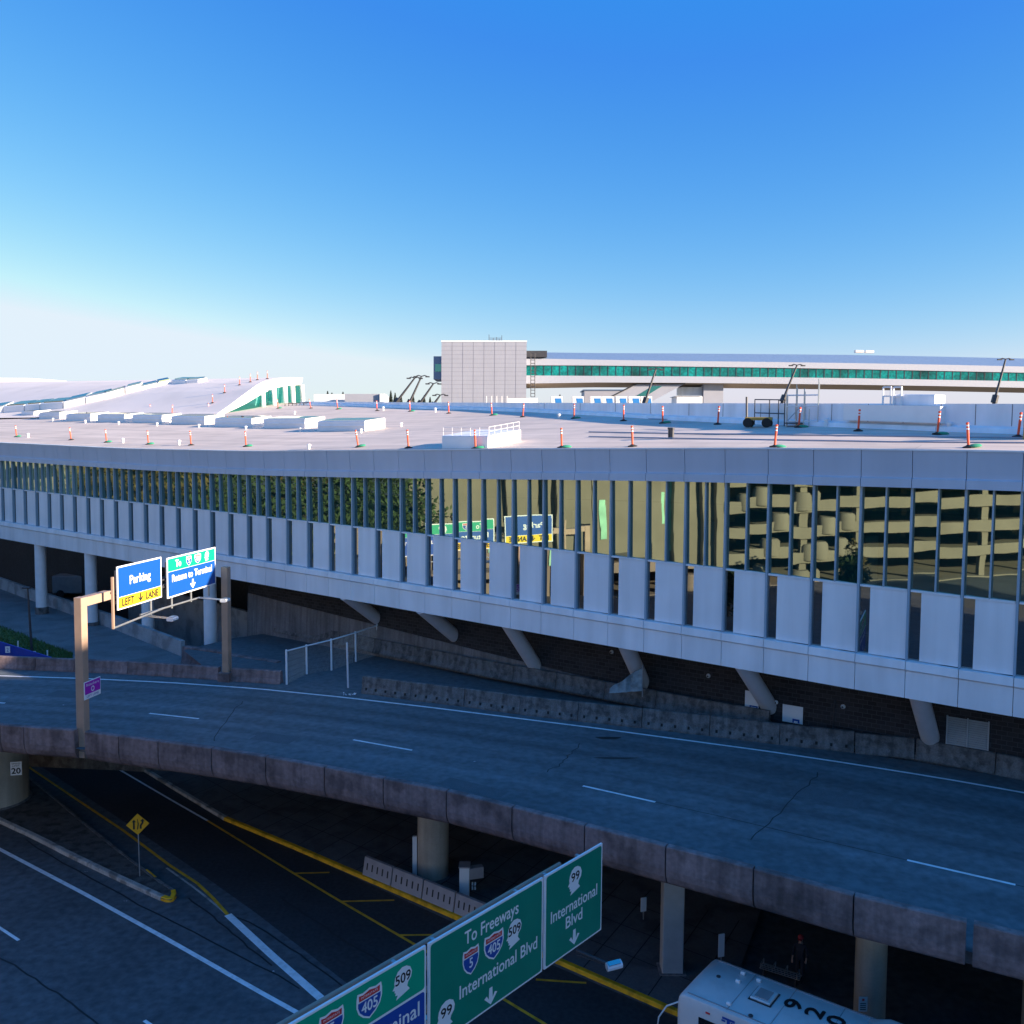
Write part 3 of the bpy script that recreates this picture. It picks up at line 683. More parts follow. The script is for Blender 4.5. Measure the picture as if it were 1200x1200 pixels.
# markings on the lower road
def low(P): return [at(x, y, -CZ) for x, y in P]
ribbon(resample(low([(-60, 963), (0, 995.5), (100, 1048), (200, 1103), (300, 1160), (356, 1191), (420, 1228)]), 24), .20, .006, 'edge_line', M['linew'])
ribbon(low([(-30, 1068), (22, 1102)]), .13, .006, 'lane_dash', M['linew'])
ribbon(low([(169, 1196), (240, 1245)]), .13, .006, 'lane_dash', M['linew'])
ribbon(resample(low([(20, 889), (38, 902), (90, 937), (147, 975), (198, 1013.5), (232.5, 1036), (250, 1053), (267, 1072)]), 30), .15, .006, 'yellow_edge_line', M['liney'])
ribbon(resample(low([(267, 1072), (320, 1121), (384, 1177), (430, 1220)]), 12), .32, .008, 'gore_line', M['linew'])
ribbon(resample(low([(100, 881), (140, 902), (198, 936), (243, 961.7)]), 12), .13, .006, 'edge_line', M['linew'])
ribbon(resample(low([(243, 961.7), (345, 1024), (400, 1057), (493, 1111), (600, 1177), (660, 1213)]), 24), .13, .006, 'yellow_edge_line', M['liney'])
for a, b in [((345, 1023.5), (386, 1022.5)), ((400, 1056.5), (462, 1055)), ((466, 1096), (518, 1095.5)), ((628, 1148), (687, 1152)), ((540, 1140), (600, 1141))]:
    ribbon(low([a, b]), .12, .0065, 'hatch_line', M['liney'])
for P in [[(0, 1122), (30, 1140), (50, 1155), (80, 1172), (115, 1200), (140, 1215)], [(30, 985), (100, 1026), (190, 1074), (260, 1110), (315, 1138), (352, 1158)], [(268, 1072), (290, 1078), (340, 1110), (400, 1155), (440, 1180)], [(330, 1052), (400, 1100), (470, 1142), (520, 1176)], [(222, 1052), (262, 1085), (300, 1118), (318, 1132)]]:
    ribbon(resample([q+Vector((R.uniform(-.05, .05), R.uniform(-.05, .05), 0)) for q in resample(low(P), 16)], 32), .07, .005, 'tar_seam', M['tar'])
ribbon(resample(low([(195, 1017), (230, 1042), (262, 1068), (275, 1080)]), 8), .10, .0055, 'worn_line', M['kerb'])
# newer dark lane
nl = MB(); nl.strip(lift(low([(40, 893), (150, 966), (230, 1020), (300, 1070), (440, 1178), (560, 1260)]), .003), lift(low([(190, 893), (262, 958), (420, 1030), (540, 1085), (790, 1192), (900, 1240)]), .003)); struct(nl.build('dark_lane', M['asphalt_dark']))
# kerb and pavement
K = [(150, 893), (200, 924), (262, 961.5), (345, 996), (430, 1033), (545, 1083), (660, 1133), (785, 1188), (840, 1211)]
kl = resample(low(K[2:]), 20); kl0 = resample(low(K[:3]), 6)
def kerb(P, name, m, w_=.22, h=.16):
    mb = MB(); A, B = P, offset(P, w_)
    for i in range(len(P)-1):
        mb.sweep([[Vector((a.x, a.y, -.02)), Vector((a.x, a.y, h-.03))+(b-a)*.06, Vector((a.x, a.y, h))+(b-a)*.2, Vector((b.x, b.y, h)), Vector((b.x, b.y, -.02))] for a, b in ((A[i], B[i]), (A[i+1], B[i+1]))])
    return struct(mb.build(name, m))
kerb(kl, 'yellow_kerb', M['kerby']); kerb(kl0, 'grey_kerb', M['kerb'])
full = kl0+kl[1:]
fb = offset(full, .22)
bk = [Vector((p.x+5.5, p.y+12, 0)) for p in full]
sw = MB(); sw.strip(lift(fb, .155), lift(bk, .155)); struct(sw.build('pavement', M['sidewalk']))
sj = MB()
for k in range(1, len(fb)-1, 1):
    d = Vector((.50, .87, 0)); a = fb[k]; sj.strip(lift([a, a+d*7], .160), lift([a+Vector((.04, -.02, 0)), a+d*7+Vector((.04, -.02, 0))], .160))
for o_ in (1.8, 3.6, 5.4):
    q = [Vector((p.x+.5*o_, p.y+.87*o_, 0)) for p in fb]; sj.strip(lift(q, .160), lift(offset(q, .04), .160))
struct(sj.build('pavement_joints', M['tar']))
# median island
isl = low([(-80, 925), (0, 965), (45, 986), (79, 1004), (135, 1031), (191, 1057), (200, 1058.5), (207, 1053), (206, 1046), (185, 1032), (140, 998), (100, 966), (61, 933), (30, 908), (-80, 870)])
im = MB().poly(lift(isl, .13)); struct(im.build('median_island', M['gravel']))
kerb(offset(resample(low([(-80, 925), (0, 965), (45, 986), (79, 1004), (135, 1031), (188, 1055.5)]), 14), -.02), 'median_kerb', M['kerb'], .24, .17)
kerb(resample(low([(187.5, 1055.2), (196, 1058), (203, 1057), (207, 1052), (206.5, 1046)]), 8), 'yellow_kerb', M['kerby'], .22, .165)
kerb(resample(low([(206.5, 1046), (185, 1032), (140, 998), (100, 966), (61, 933), (30, 908)]), 14), 'median_kerb', M['barrier'], .18, .15)
kerb(resample(low([(184, 1031), (173, 1022)]), 3), 'yellow_kerb', M['kerby'], .1, .158)
# plaza under the left part of the hall
ZP = -15.2
plz = MB().poly([at(-60, 677, ZP), at(-60, 780, ZP), at(0, 783, ZP), at(100, 790, ZP), at(200, 796, ZP), at(262, 803, ZP), at(330, 806, ZP)+Vector((1.2, .8, 0)), at(262, 776, ZP), at(213, 768, ZP), at(135, 737, ZP), at(40, 705, ZP), at(0, 690, ZP)])
struct(plz.build('plaza', M['plaza']))
gor = MB().poly([at(262, 802, -14.02)+Vector((-.5, 1, 0)), at(215, 762, -14.02), at(272, 748, -14.02), at(320, 741, -14.02), at(444, 768, -14.02), at(560, 793, -14.02), at(720, 820, -14.02), at(900, 851, -14.02), at(1010, 870, -14.02), at(1000, 884, -14.02), at(700, 850, -14.02), at(420, 815, -14.02), at(330, 803, -14.02)])
struct(gor.build('gore_pavement', M['asphalt']))
snk = MB().poly([at(-250, 600, -18.5), at(-250, 760, -18.5), at(330, 800, -18.5), at(460, 760, -18.5), at(460, 700, -18.5), at(300, 640, -18.5)]); struct(snk.build('sunken_lane', M['asphalt_dark']))

def wall_line(P, z, h, th, name, label, m, group=None, depth=0, top=None):
    pts_ = [at(x, y, z) for x, y in P]; t = thing(name, label, 'wall', pts_[0], group); mb = MB()
    nrm_ = offset(pts_, th)
    hs_ = top or [h]*len(pts_)
    for k in range(len(pts_)-1):
        mb.sweep([[Vector((a.x, a.y, CZ+z-depth)), Vector((a.x, a.y, CZ+z+hh)), Vector((b.x, b.y, CZ+z+hh)), Vector((b.x, b.y, CZ+z-depth))] for a, b, hh in ((pts_[k], nrm_[k], hs_[k]), (pts_[k+1], nrm_[k+1], hs_[k+1]))])
    child(t, mb, 'wall_body', m); return t
wall_line([(-60, 671), (0, 690), (40, 705), (135, 738), (212, 769)], ZP, 1.05, .3, 'low_wall', 'low pale concrete wall behind the round columns at the plaza edge', M['lightconc'], depth=3)
wall_line([(150, 690), (218, 712), (271, 726), (320, 740)], -14.6, .95, .3, 'low_wall', 'low pale concrete wall in front of the brick, beyond the sunken lane', M['lightconc'], depth=4)

# ---------------------------------------------------------------- concrete barriers
def jersey(a, b, h, label, group, holes=0, m='barrier', name='concrete_barrier', w_=.55, topw=.2):
    d = (b-a); n = Vector((-d.y, d.x, 0)).normalized(); dd = d.normalized()
    A, B = a+dd*.015, b-dd*.015
    def pf(p): return [p, p+Vector((0, 0, .08)), p+n*(w_-topw)*.32+Vector((0, 0, .30*h/.8)), p+n*(w_-topw)/2+Vector((0, 0, h-.03)), p+n*((w_-topw)/2+.03)+Vector((0, 0, h)), p+n*((w_+topw)/2-.03)+Vector((0, 0, h)), p+n*((w_+topw)/2)+Vector((0, 0, h-.03)), p+n*(w_-(w_-topw)*.32)+Vector((0, 0, .3*h/.8)), p+n*w_+Vector((0, 0, .08)), p+n*w_]
    t = thing(name, label, 'barrier', a, group)
    child(t, MB().sweep([pf(A), pf(B)]), 'body', M[m])
    if holes:
        for k in range(holes):
            hm = MB(); q = A.lerp(B, (k+.5)/holes); hm.obox(q-dd*.05+n*.045+Vector((0, 0, .17)), dd*.10, n*.06+Vector((0, 0, .0)), (0, 0, .15)); child(t, hm, 'scupper', M['black'])
    return t
ORD = ['first', 'second', 'third', 'fourth', 'fifth', 'sixth', 'seventh', 'eighth', 'ninth', 'tenth', 'eleventh', 'twelfth', 'thirteenth', 'fourteenth', 'fifteenth', 'sixteenth', 'seventeenth', 'eighteenth', 'nineteenth', 'twentieth']
# left run, between road and plaza
LB = [(-45, 782), (41, 785.6), (86, 787.5), (149, 790.3), (202, 793.4), (255, 797.2)]
nm = ['smooth kerb barrier with a pale patch at the left edge of the road', 'short smooth kerb barrier just left of the lit gantry post', 'smooth kerb barrier just right of the lit gantry post', 'smooth kerb barrier in front of the plaza, below the second round column', 'smooth kerb barrier ending at the far gantry post']
for k in range(5): jersey(at(*LB[k], ZD), at(*LB[k+1], ZD), .72, nm[k], 'smooth barriers on the far left kerb', 0, 'parapet', w_=.5, topw=.3)
jersey(at(270, 798.5, ZD), at(328, 802, ZD), .72, 'smooth kerb barrier between the far gantry post and the fence', 'smooth barriers on the far left kerb', 0, 'parapet', w_=.5, topw=.3)
JB = [(422.5, 812.5), (480, 820.5), (543, 828.3), (608, 837.5), (676.5, 845.5), (751.5, 853.5), (831, 862.8), (913, 873), (1001, 882.5)]
for k in range(8): jersey(at(*JB[k], ZD), at(*JB[k+1], ZD), .92, f'{ORD[k]} scuppered concrete barrier from the fence end along the white line', 'scuppered barriers on the road edge', 5)
RB = [(1001.5, 884), (1072, 891), (1166, 909), (1262, 929)]
for k in range(3): jersey(at(*RB[k], ZD)+Vector((.05, .12, 0)), at(*RB[k+1], ZD)+Vector((.05, .12, 0)), .86, ['older barrier segment beside the crumpled white litter', 'older barrier segment below the last raked column foot', 'older barrier segment below the louvred vent at the right edge'][k], 'older barriers below the brick wall', 0)
BB = [(320, 741), (352, 747), (395, 756), (444, 767), (503, 779), (548, 789), (600, 799), (650, 808), (707, 819), (767, 831), (832, 844), (900, 856)]
zb = -13.75
bl = ['rear barrier at the end of the pale low wall', 'rear barrier behind the left half of the fence', 'rear barrier behind the right half of the fence', 'rear barrier just right of the tall fence end post', 'rear barrier below the second raked column', 'rear barrier right of the second raked column', 'rear barrier left of the third raked column foot', 'rear barrier at the third raked column foot', 'rear barrier right of the third raked column foot', 'rear barrier below the torn banner and fourth raked column', 'rear barrier left of the notice boards']
for k in range(11): jersey(at(*BB[k], zb), at(*BB[k+1], zb), .88, bl[k], 'rear barriers below the brick wall', 0)
jersey(at(211, 781, ZP), at(262, 789, ZP), 1.3, 'tall stained concrete block left of the far gantry post', 'tall blocks at the gore', 0, 'parapet', w_=.8, topw=.4)
jersey(at(264, 790, ZP), at(322, 800, ZP), 1.25, 'tall stained concrete block right of the far gantry post', 'tall blocks at the gore', 0, 'parapet', w_=.8, topw=.4)
# torn banner on the rear barrier
a, b = at(714, 812, -13.0), at(753, 810, -12.7)
bn = thing('torn_banner', 'crumpled pale blue banner hanging on the rear barrier at the fourth raked column', 'banner', a)
mb = MB(); n_ = 8
A = [a.lerp(b, k/n_)+Vector((0, R.uniform(-.08, .08), .0)) for k in range(n_+1)]; top_ = [Vector((p.x+R.uniform(-.03, .03), p.y+R.uniform(-.1, .1), p.z+.30+.9*k/n_+R.uniform(-.05, .05))) for k, p in enumerate(A)]
mb.strip(A, top_); child(bn, mb, 'cloth', mat('banner_cloth', (.20, .28, .33), .8, var=.5, scale=2.5)); child(bn, MB().tube([A[-1]-Vector((0, 0, .3)), top_[-1]+Vector((0, 0, .2))], .03), 'pole', M['steel'])
# litter
def litter(px, py, z, r, label, n=14):
    c = at(px, py, z); mb = MB()
    for k in range(n):
        o = c+Vector((R.uniform(-r, r), R.uniform(-r*.3, r*.3), R.uniform(.02, r*.28))); pts_ = [o+Vector((R.uniform(-.25, .25)*r, R.uniform(-.25, .25)*r, R.uniform(-.05, .25)*r)) for _ in range(5)]
        mb.poly(pts_[:4]); mb.poly([pts_[0], pts_[2], pts_[4]])
    tag(mb.build('litter', M['swhite'], loc=c), label, 'litter', 'litter on the roads')
litter(1013, 881, ZD, .55, 'crumpled white plastic sheet against the barrier joint on the right', 22)
litter(411, 815, ZD, .35, 'scattered pale rubble at the foot of the short white post')
litter(557, 893, ZD, .07, 'tiny white scrap in the nearest lane of the elevated road', 5)
litter(73, 826.5, ZD, .08, 'tiny white scrap on the road left of the purple sign', 5)
litter(147, 1056.5, -CZ, .08, 'white scrap beside the median kerb nearest its yellow tip', 5)
litter(101, 1022, -CZ, .08, 'white scrap beside the middle of the median kerb', 5)
litter(319, 1139, -CZ, .09, 'small pale scrap between the two white lines', 5)

# ---------------------------------------------------------------- chain-link fence
fp = [((336, 802), 39), ((359.5, 790), 33), ((388.5, 785.5), 35.5), ((417, 775.5), 34), ((442.5, 768), 35)]
base = [at(x, y, -14.0) for (x, y), h in fp]; tops = [atd(x-.5, y-h, b.y) for ((x, y), h), b in zip(fp, base)]
fe = thing('chain_link_fence', 'leaning chain link fence with pale posts at the gore between the barriers', 'fence', base[0])
for k in range(5): child(fe, MB().tube([base[k], tops[k]+Vector((0, 0, .08))], .06, 8), 'post', M['bldgcol2'], True)
child(fe, MB().tube([t for t in tops], .045, 8), 'top_rail', M['bldgcol2'], True)
me_ = MB()
for k in range(4):
    n_ = 20
    for j in range(n_):
        for s_ in (0, 1):
            u0, u1 = j/n_, (j+3)/n_
            if u1 > 1: continue
            P_ = lambda u, v: base[k].lerp(base[k+1], u).lerp(tops[k].lerp(tops[k+1], u), v)
            a, b = (P_(u0, 0), P_(u1, 1)) if s_ else (P_(u1, 0), P_(u0, 1))
            me_.tube([a, b], .005, 3)
child(fe, me_, 'mesh', M['steel'])
q = at(408, 806, -14.0); tq = atd(406.5, 753, q.y); tag(MB().tube([q, tq], .055, 10).build('bollard_post', M['bldgcol'], loc=q), 'lone white post leaning beside the fence above the pale rubble', 'post')

# ---------------------------------------------------------------- sign gantry on the elevated road
ga = Vector((-19.2, 40.3, 0)); gb = Vector((-16.9, 52.8, 0)); gd = (gb-ga).normalized(); gn = Vector((gd.y, -gd.x, 0))
ZB = CZ-7.27
gan = thing('sign_gantry', 'brown steel portal gantry with two blue signs across the elevated road', 'gantry', ga+Vector((0, 0, ZR)))
def post(p, z0, z1, w1, w2): return MB().bevbox(Vector((p.x, p.y, z0))-gd*w1/2-gn*w2/2, (0, 0, z1-z0), gd*w1, gn*w2, .03)
child(gan, post(ga, CZ-14.5, ZB, .42, .40), 'post', M['brown'])
pf_ = at(266, 789, -13.6); gb2 = Vector((pf_.x, pf_.y, 0))
child(gan, post(gb2, ZR-.2, ZB-.2, .42, .40), 'post', M['brown'])
child(gan, MB().box((gb2.x, gb2.y, ZR+.25), (.9, .7, .5), math.atan2(gd.y, gd.x)), 'post_footing', M['parapet'])
child(gan, MB().obox(Vector((ga.x, ga.y, ZB-.42))+gd*.21-gn*.18, gd*1.75, gn*.36, (0, 0, .40)), 'beam', M['brown'])
L2 = (gb2-ga).length
child(gan, MB().obox(Vector((ga.x, ga.y, ZB-.62))+gd*(L2-1.5)-gn*.18, gd*1.3, gn*.36, (0, 0, .40)), 'beam', M['brown'])
tr = MB()
for dz in (-.12, -.50):
    for s_ in (-.2, .2):
        tr.tube([Vector((ga.x, ga.y, ZB+dz))+gd*1.9+gn*s_, Vector((ga.x, ga.y, ZB+dz-.1))+gd*(L2-1.4)+gn*s_], .05, 8)
for k in range(11):
    t0 = 1.9+k*.86; 
    for s_ in (-.2, .2): tr.tube([Vector((ga.x, ga.y, ZB-.12-(k % 2)*.38))+gd*t0+gn*s_, Vector((ga.x, ga.y, ZB-.12-((k+1) % 2)*.38))+gd*(t0+.86)+gn*s_], .03, 6)
child(gan, tr, 'truss', M['darksteel'])
# vertical hanger with walkway rail
hg = Vector((ga.x, ga.y, 0))+gd*1.25+gn*.75
child(gan, MB().box((hg.x, hg.y, ZB-.45), (.09, .12, 2.4)), 'hanger', M['brown'])
wr = MB(); wr.tube([Vector((hg.x, hg.y, ZB-1.62)), Vector((hg.x, hg.y, ZB-1.45))+gd*4.2], .05, 8)
for k in range(4): q = Vector((ga.x, ga.y, 0))+gd*(5.0+k*1.9)+gn*.3; wr.tube([Vector((q.x, q.y, ZB-.3)), Vector((q.x, q.y, ZB-1.75))], .05, 8)
wr.tube([Vector((ga.x, ga.y, ZB-1.55))+gd*4+gn*.35, Vector((ga.x, ga.y, ZB-1.65))+gd*(L2-2)+gn*.35], .05, 8)
child(gan, wr, 'lamp_rail', M['steel'])
def lampset(t0, label):
    r = Vector((ga.x, ga.y, ZB-1.62))+gd*t0+gn*.35
    t = thing('sign_lamp', label, 'lamp', r, 'lamps below the gantry signs')
    e = r+gn*1.6-gd*.3
    child(t, MB().tube([r-gd*.12, e-gd*.1], .03, 8).tube([r+gd*.12, e+gd*.1], .03, 8), 'arm', M['steel'])
    child(t, MB().bevbox(e-gd*.24-Vector((0, 0, .10)), gd*.48, gn*.36, (0, 0, .17), .04), 'lamp_head', M['swhite'])
    child(t, MB().bevbox(e-gd*.20+gn*.05+Vector((0, 0, .071)), gd*.40, gn*.26, (0, 0, .03), .01), 'lens', M['steel'])
lampset(4.2, 'sunlit lamp on twin arms below the yellow lane panel'); lampset(9.4, 'shaded lamp on twin arms below the green and blue sign')

def newset(): return {'w': MB(), 'r': MB(), 'b': MB(), 'k': MB(), 'y': MB()}
# parking sign
b1 = Board(Vector((ga.x, ga.y, 0))+gd*2.10+gn*.42+Vector((0, 0, CZ-8.24)), gd)
sgn = thing('road_sign', 'blue parking sign with a yellow left lane panel on the gantry', 'road sign', b1.p(1.8, 0), 'signs on the gantry')
W1, H1 = 3.70, 2.06
child(sgn, b1.slab(0, 0, W1, H1), 'board', M['swhite'])
mb = MB(); b1.rect(mb, .07, .60, W1-.07, H1-.07, .005); child(sgn, mb, 'blue_panel', M['blue'])
mb = MB(); b1.rect(mb, .07, .06, W1-.07, .58, .005); child(sgn, mb, 'yellow_panel', M['yellow'])
mb = MB(); b1.text(mb, 'Parking', W1/2, 1.10, .40, .010, width=1.72, bold=.012); child(sgn, mb, 'lettering', M['swhite'])
mb = MB(); b1.text(mb, 'LEFT', .84, .15, .34, .012, width=.98, bold=.018); b1.text(mb, 'LANE', 2.84, .15, .34, .012, width=1.06, bold=.018); b1.arrow(mb, 1.85, .11, .42, .011); child(sgn, mb, 'lane_lettering', M['black'])
st = MB()
for u in (.5, W1-.5): st.obox(b1.p(u-.05, .2, -.45), b1.x*.1, b1.y*1.6, b1.n*.39)
child(sgn, st, 'bracket', M['brown'])
# return to terminal sign
b2 = Board(Vector((ga.x, ga.y, 0))+gd*6.32+gn*.42+Vector((0, 0, CZ-8.42)), gd)
W2, H2 = 4.95, 2.10
sgn = thing('road_sign', 'green and blue terminal sign at the far end of the gantry', 'road sign', b2.p(2.4, 0), 'signs on the gantry')
child(sgn, b2.slab(0, 0, W2, H2), 'board', M['swhite'])
mb = MB(); b2.rect(mb, .07, 1.37, W2-.07, H2-.07, .005); child(sgn, mb, 'green_panel', M['green2'])
mb = MB(); b2.rect(mb, .07, .07, W2-.07, 1.35, .005); child(sgn, mb, 'blue_panel', M['blue'])
s = newset()
child(sgn, b2.text(MB(), 'To', 1.05, 1.54, .36, .010, bold=.012), 'lettering', M['swhite']); b2.text(s['w'], 'Return to Terminal', W2/2, .80, .36, .010, width=4.05, bold=.012); child(sgn, (lambda q: (b2.arrow(q, W2/2, .16, .50, .010), q)[1])(MB()), 'arrow', M['swhite'])
shield(b2, 2.1, 1.70, .52, '5', .010, sgn); shield(b2, 3.02, 1.70, .52, '405', .010, sgn, 1.25); headshield(b2, 3.98, 1.70, .54, '', .010, sgn)
child(sgn, s['w'], 'lettering', M['swhite'])
st = MB()
for u in (.6, W2-.6): st.obox(b2.p(u-.05, .2, -.45), b2.x*.1, b2.y*1.6, b2.n*.39)
child(sgn, st, 'bracket', M['brown'])
# purple sign on the near post
vp = Vector((ga.x, ga.y, 0))+gn*.26
pz = vplane(92, 824, vp, gn).z
b3 = Board(Vector((ga.x, ga.y, pz))+gn*.26-gd*.22, gd); W3, H3 = 1.15, .80
sgn = thing('small_sign', 'purple and white sign strapped to the near gantry post', 'sign', b3.p(.4, 0))
child(sgn, b3.slab(0, 0, W3, H3, .03), 'board', M['swhite'])
mb = MB(); b3.rect(mb, .03, .22, W3-.03, H3-.03, .005); child(sgn, mb, 'purple_panel', M['purple'])
mb = MB(); b3.text(mb, 'Rideshare', W3/2, .58, .12, .010, width=.9); ring = []
for k in range(20):
    a0, a1 = 2*math.pi*k/20, 2*math.pi*(k+1)/20; c_, r0, r1 = (W3/2, .40), .075, .12
    b3.poly(mb, [(c_[0]+r0*math.cos(a0), c_[1]+r0*math.sin(a0)), (c_[0]+r1*math.cos(a0), c_[1]+r1*math.sin(a0)), (c_[0]+r1*math.cos(a1), c_[1]+r1*math.sin(a1)), (c_[0]+r0*math.cos(a1), c_[1]+r0*math.sin(a1))], .010)
child(sgn, mb, 'lettering', M['swhite'])
mb = MB(); b3.text(mb, 'LEFT LANE', W3/2, .065, .11, .010, width=.85); child(sgn, mb, 'lane_lettering', M['blue2'])

# ---------------------------------------------------------------- big green sign over the lower road
e0, e1 = at(497, 1109.5, -12.2), at(706, 988, -12.2)
gx = (e1-e0); gx.z = 0; gx.normalize()
ZT = CZ-12.2; HB = 2.70
oB = Vector((e1.x, e1.y, ZT-HB))
big = thing('overhead_gantry', 'cantilever steel gantry behind the three green overhead panels', 'gantry', oB-gx*16)
nb = gx.cross(Vector((0, 0, 1)))
tr = MB()
for dz in (.6, 1.9):
    for s_ in (-.55, -1.15): tr.tube([oB+Vector((0, 0, dz))+nb*s_-gx*.6, oB+Vector((0, 0, dz))+nb*s_-gx*16], .07, 10)
for k in range(12):
    a = oB-gx*(.6+k*1.25)
    for s_ in (-.55, -1.15): tr.tube([a+nb*s_+Vector((0, 0, .6 if k % 2 else 1.9)), a-gx*1.25+nb*s_+Vector((0, 0, 1.9 if k % 2 else .6))], .045, 8)
child(big, tr, 'truss', M['brown'])
q = oB-gx*16+nb*-.85; child(big, MB().lathe((q.x, q.y, -.05), [(.35, 0), (.28, ZT-1.2)], 20), 'post', M['brown'], True)
W_a = 2.78; W_b = 4.42; gap = .10; W_c = 5.2
def bsign(u1, width, label):
    b = Board(oB-gx*(u1+width), gx)
    t = thing('road_sign', label, 'road sign', b.p(width/2, 0), 'green signs over the lower road')
    child(t, b.slab(0, 0, width, HB, .06), 'board', M['swhite'])
    st = MB()
    for u in (.6, width-.6): st.obox(b.p(u-.05, .1, -.55), b.x*.1, b.y*2.3, b.n*.48)
    child(t, st, 'bracket', M['steel'])
    return b, t
bB, tB = bsign(0, W_a, 'narrow green sign for International Blvd with one arrow, rightmost of three panels')
mb = MB(); bB.rect(mb, .05, .05, W_a-.05, HB-.05, .005, .08); child(tB, mb, 'green_panel', M['green'])
s = newset(); headshield(bB, W_a/2, 2.08, .78, '99', .010, tB)
bB.text(s['w'], 'International', W_a/2, 1.22, .34, .010, width=2.25, bold=.006); bB.text(s['w'], 'Blvd', W_a/2-.02, .78, .34, .010, width=.8, bold=.006); bB.arrow(s['w'], W_a/2, .14, .46, .010)
child(tB, s['w'], 'lettering', M['swhite'])
bB, tB = bsign(W_a+gap, W_b, 'wide green sign to freeways with three route shields and one arrow, in the middle')
mb = MB(); bB.rect(mb, .05, .05, W_b-.05, HB-.05, .005, .08); child(tB, mb, 'green_panel', M['green'])
s = newset()
bB.text(s['w'], 'To Freeways', 2.30, 2.13, .34, .010, width=2.1, bold=.006)
shield(bB, 1.48, 1.62, .72, '5', .010, tB, .85); shield(bB, 2.36, 1.64, .74, '405', .010, tB, 1.05); headshield(bB, 3.18, 1.63, .74, '509', .010, tB)
bB.text(s['w'], 'International Blvd', 2.62, .80, .34, .010, width=3.1, bold=.006); headshield(bB, .58, .62, .76, '99', .010, tB); bB.arrow(s['w'], 2.25, .10, .46, .010)
child(tB, s['w'], 'lettering', M['swhite'])
bB, tB = bsign(W_a+W_b+2*gap, W_c, 'green over blue terminal sign with route shields, cut off by the bottom edge')
mb = MB(); bB.rect(mb, .05, 1.66, W_c-.05, HB-.05, .005, .08); child(tB, mb, 'green_panel', M['green2'])
mb = MB(); bB.rect(mb, .05, .05, W_c-.05, 1.60, .005, .08); child(tB, mb, 'blue_panel', M['blue2'])
s = newset(); shield(bB, 2.35, 2.13, .72, '5', .010, tB, .95); shield(bB, 3.42, 2.14, .72, '405', .010, tB, 1.05); headshield(bB, 4.43, 2.16, .72, '509', .010, tB)
bB.text(s['w'], 'To', 1.2, 2.0, .36, .010, bold=.006); bB.text(s['w'], 'Return to', 2.1, 1.08, .36, .010, width=1.9, bold=.006, align='C'); bB.text(s['w'], 'Terminal', 4.05, 1.08, .36, .010, width=1.85, bold=.006)
bB.arrow(s['w'], 2.6, .2, .5, .010)
child(tB, s['w'], 'lettering', M['swhite'])
# lamps of the big sign
for (a, b, lab) in [((676, 1114), (721, 1133), 'pale lamp head on a dark arm below the right end of the green signs'), ((560, 1186), (506, 1197), 'lamp head peeking out below the middle green sign')]:
    A, B = at(*a, -15.0), at(*b, -15.1); t = thing('sign_lamp', lab, 'lamp', A, 'lamps below the green signs')
    child(t, MB().tube([A, B], .05, 8).tube([A-Vector((0, 0, .12)), B-Vector((0, 0, .05))], .02, 6), 'arm', M['darksteel'])
    child(t, MB().bevbox(B-Vector((.22, .15, .1)), (.44, .12, .05), (-.06, .26, .02), (0, 0, .17), .05), 'lamp_head', M['bldgcol'])
    child(t, MB().bevbox(B-Vector((.18, .12, .1))+Vector((0, 0, .172)), (.34, .09, .04), (-.05, .18, .014), (0, 0, .03), .01), 'lens', M['skyglass'])

# ---------------------------------------------------------------- small signs
# speed limit 20 on the left pillar
dv = Vector((.22, -.975, 0)).normalized(); vp = Vector((c20.x, c20.y, 0))+dv*1.78
xd = Vector((.975, .22, 0)); q = vplane(12.3, 909, vp, dv)
b4 = Board(q, xd); t = thing('speed_sign', 'white speed limit 20 sign on the thick round pillar', 'sign', q)
child(t, b4.slab(0, 0, .56, .74, .02), 'board', M['swhite']); mb = MB()
b4.text(mb, 'SPEED', .28, .60, .08, .006, width=.42); b4.text(mb, 'LIMIT', .28, .48, .08, .006, width=.36); b4.text(mb, '20', .28, .10, .30, .006, width=.44, bold=.012); child(t, mb, 'lettering', M['black'])
# yellow diamond
q = at(163.8, 1026.5, -20.27); t = thing('warning_sign', 'yellow diamond lane shift sign on a thin leaning post in the median', 'sign', q)
tp = atd(160.5, 955, q.y)
child(t, MB().tube([q, tp+Vector((.02, .04, -.1))], .03, 8), 'post', M['steel'], True)
cdm = atd(161.3, 966, q.y-.06); xx = Vector((.93, .25, 0)).normalized(); bd = Board(cdm, xx); e = .50
mb = MB().prism([(0, -e), (e, 0), (0, e), (-e, 0)], cdm-bd.n*.02, bd.x, bd.y, bd.n*.02); child(t, mb, 'board', M['amber'])
mb = MB()
bd.poly(mb, [(-.20, -.22), (-.12, -.22), (-.12, .12), (-.06, .10), (-.16, .24), (-.26, .10), (-.20, .12)], .006)
bd.poly(mb, [(-.03, -.25), (.02, -.22), (.05, .02), (.0, .25), (-.02, .25), (.0, .02)], .006)
bd.poly(mb, [(.09, -.22), (.17, -.22), (.17, -.08), (.25, .04), (.25, .12), (.30, .11), (.22, .25), (.11, .14), (.17, .13), (.17, .06), (.09, -.05)], .006)
child(t, mb, 'arrows', M['black'])
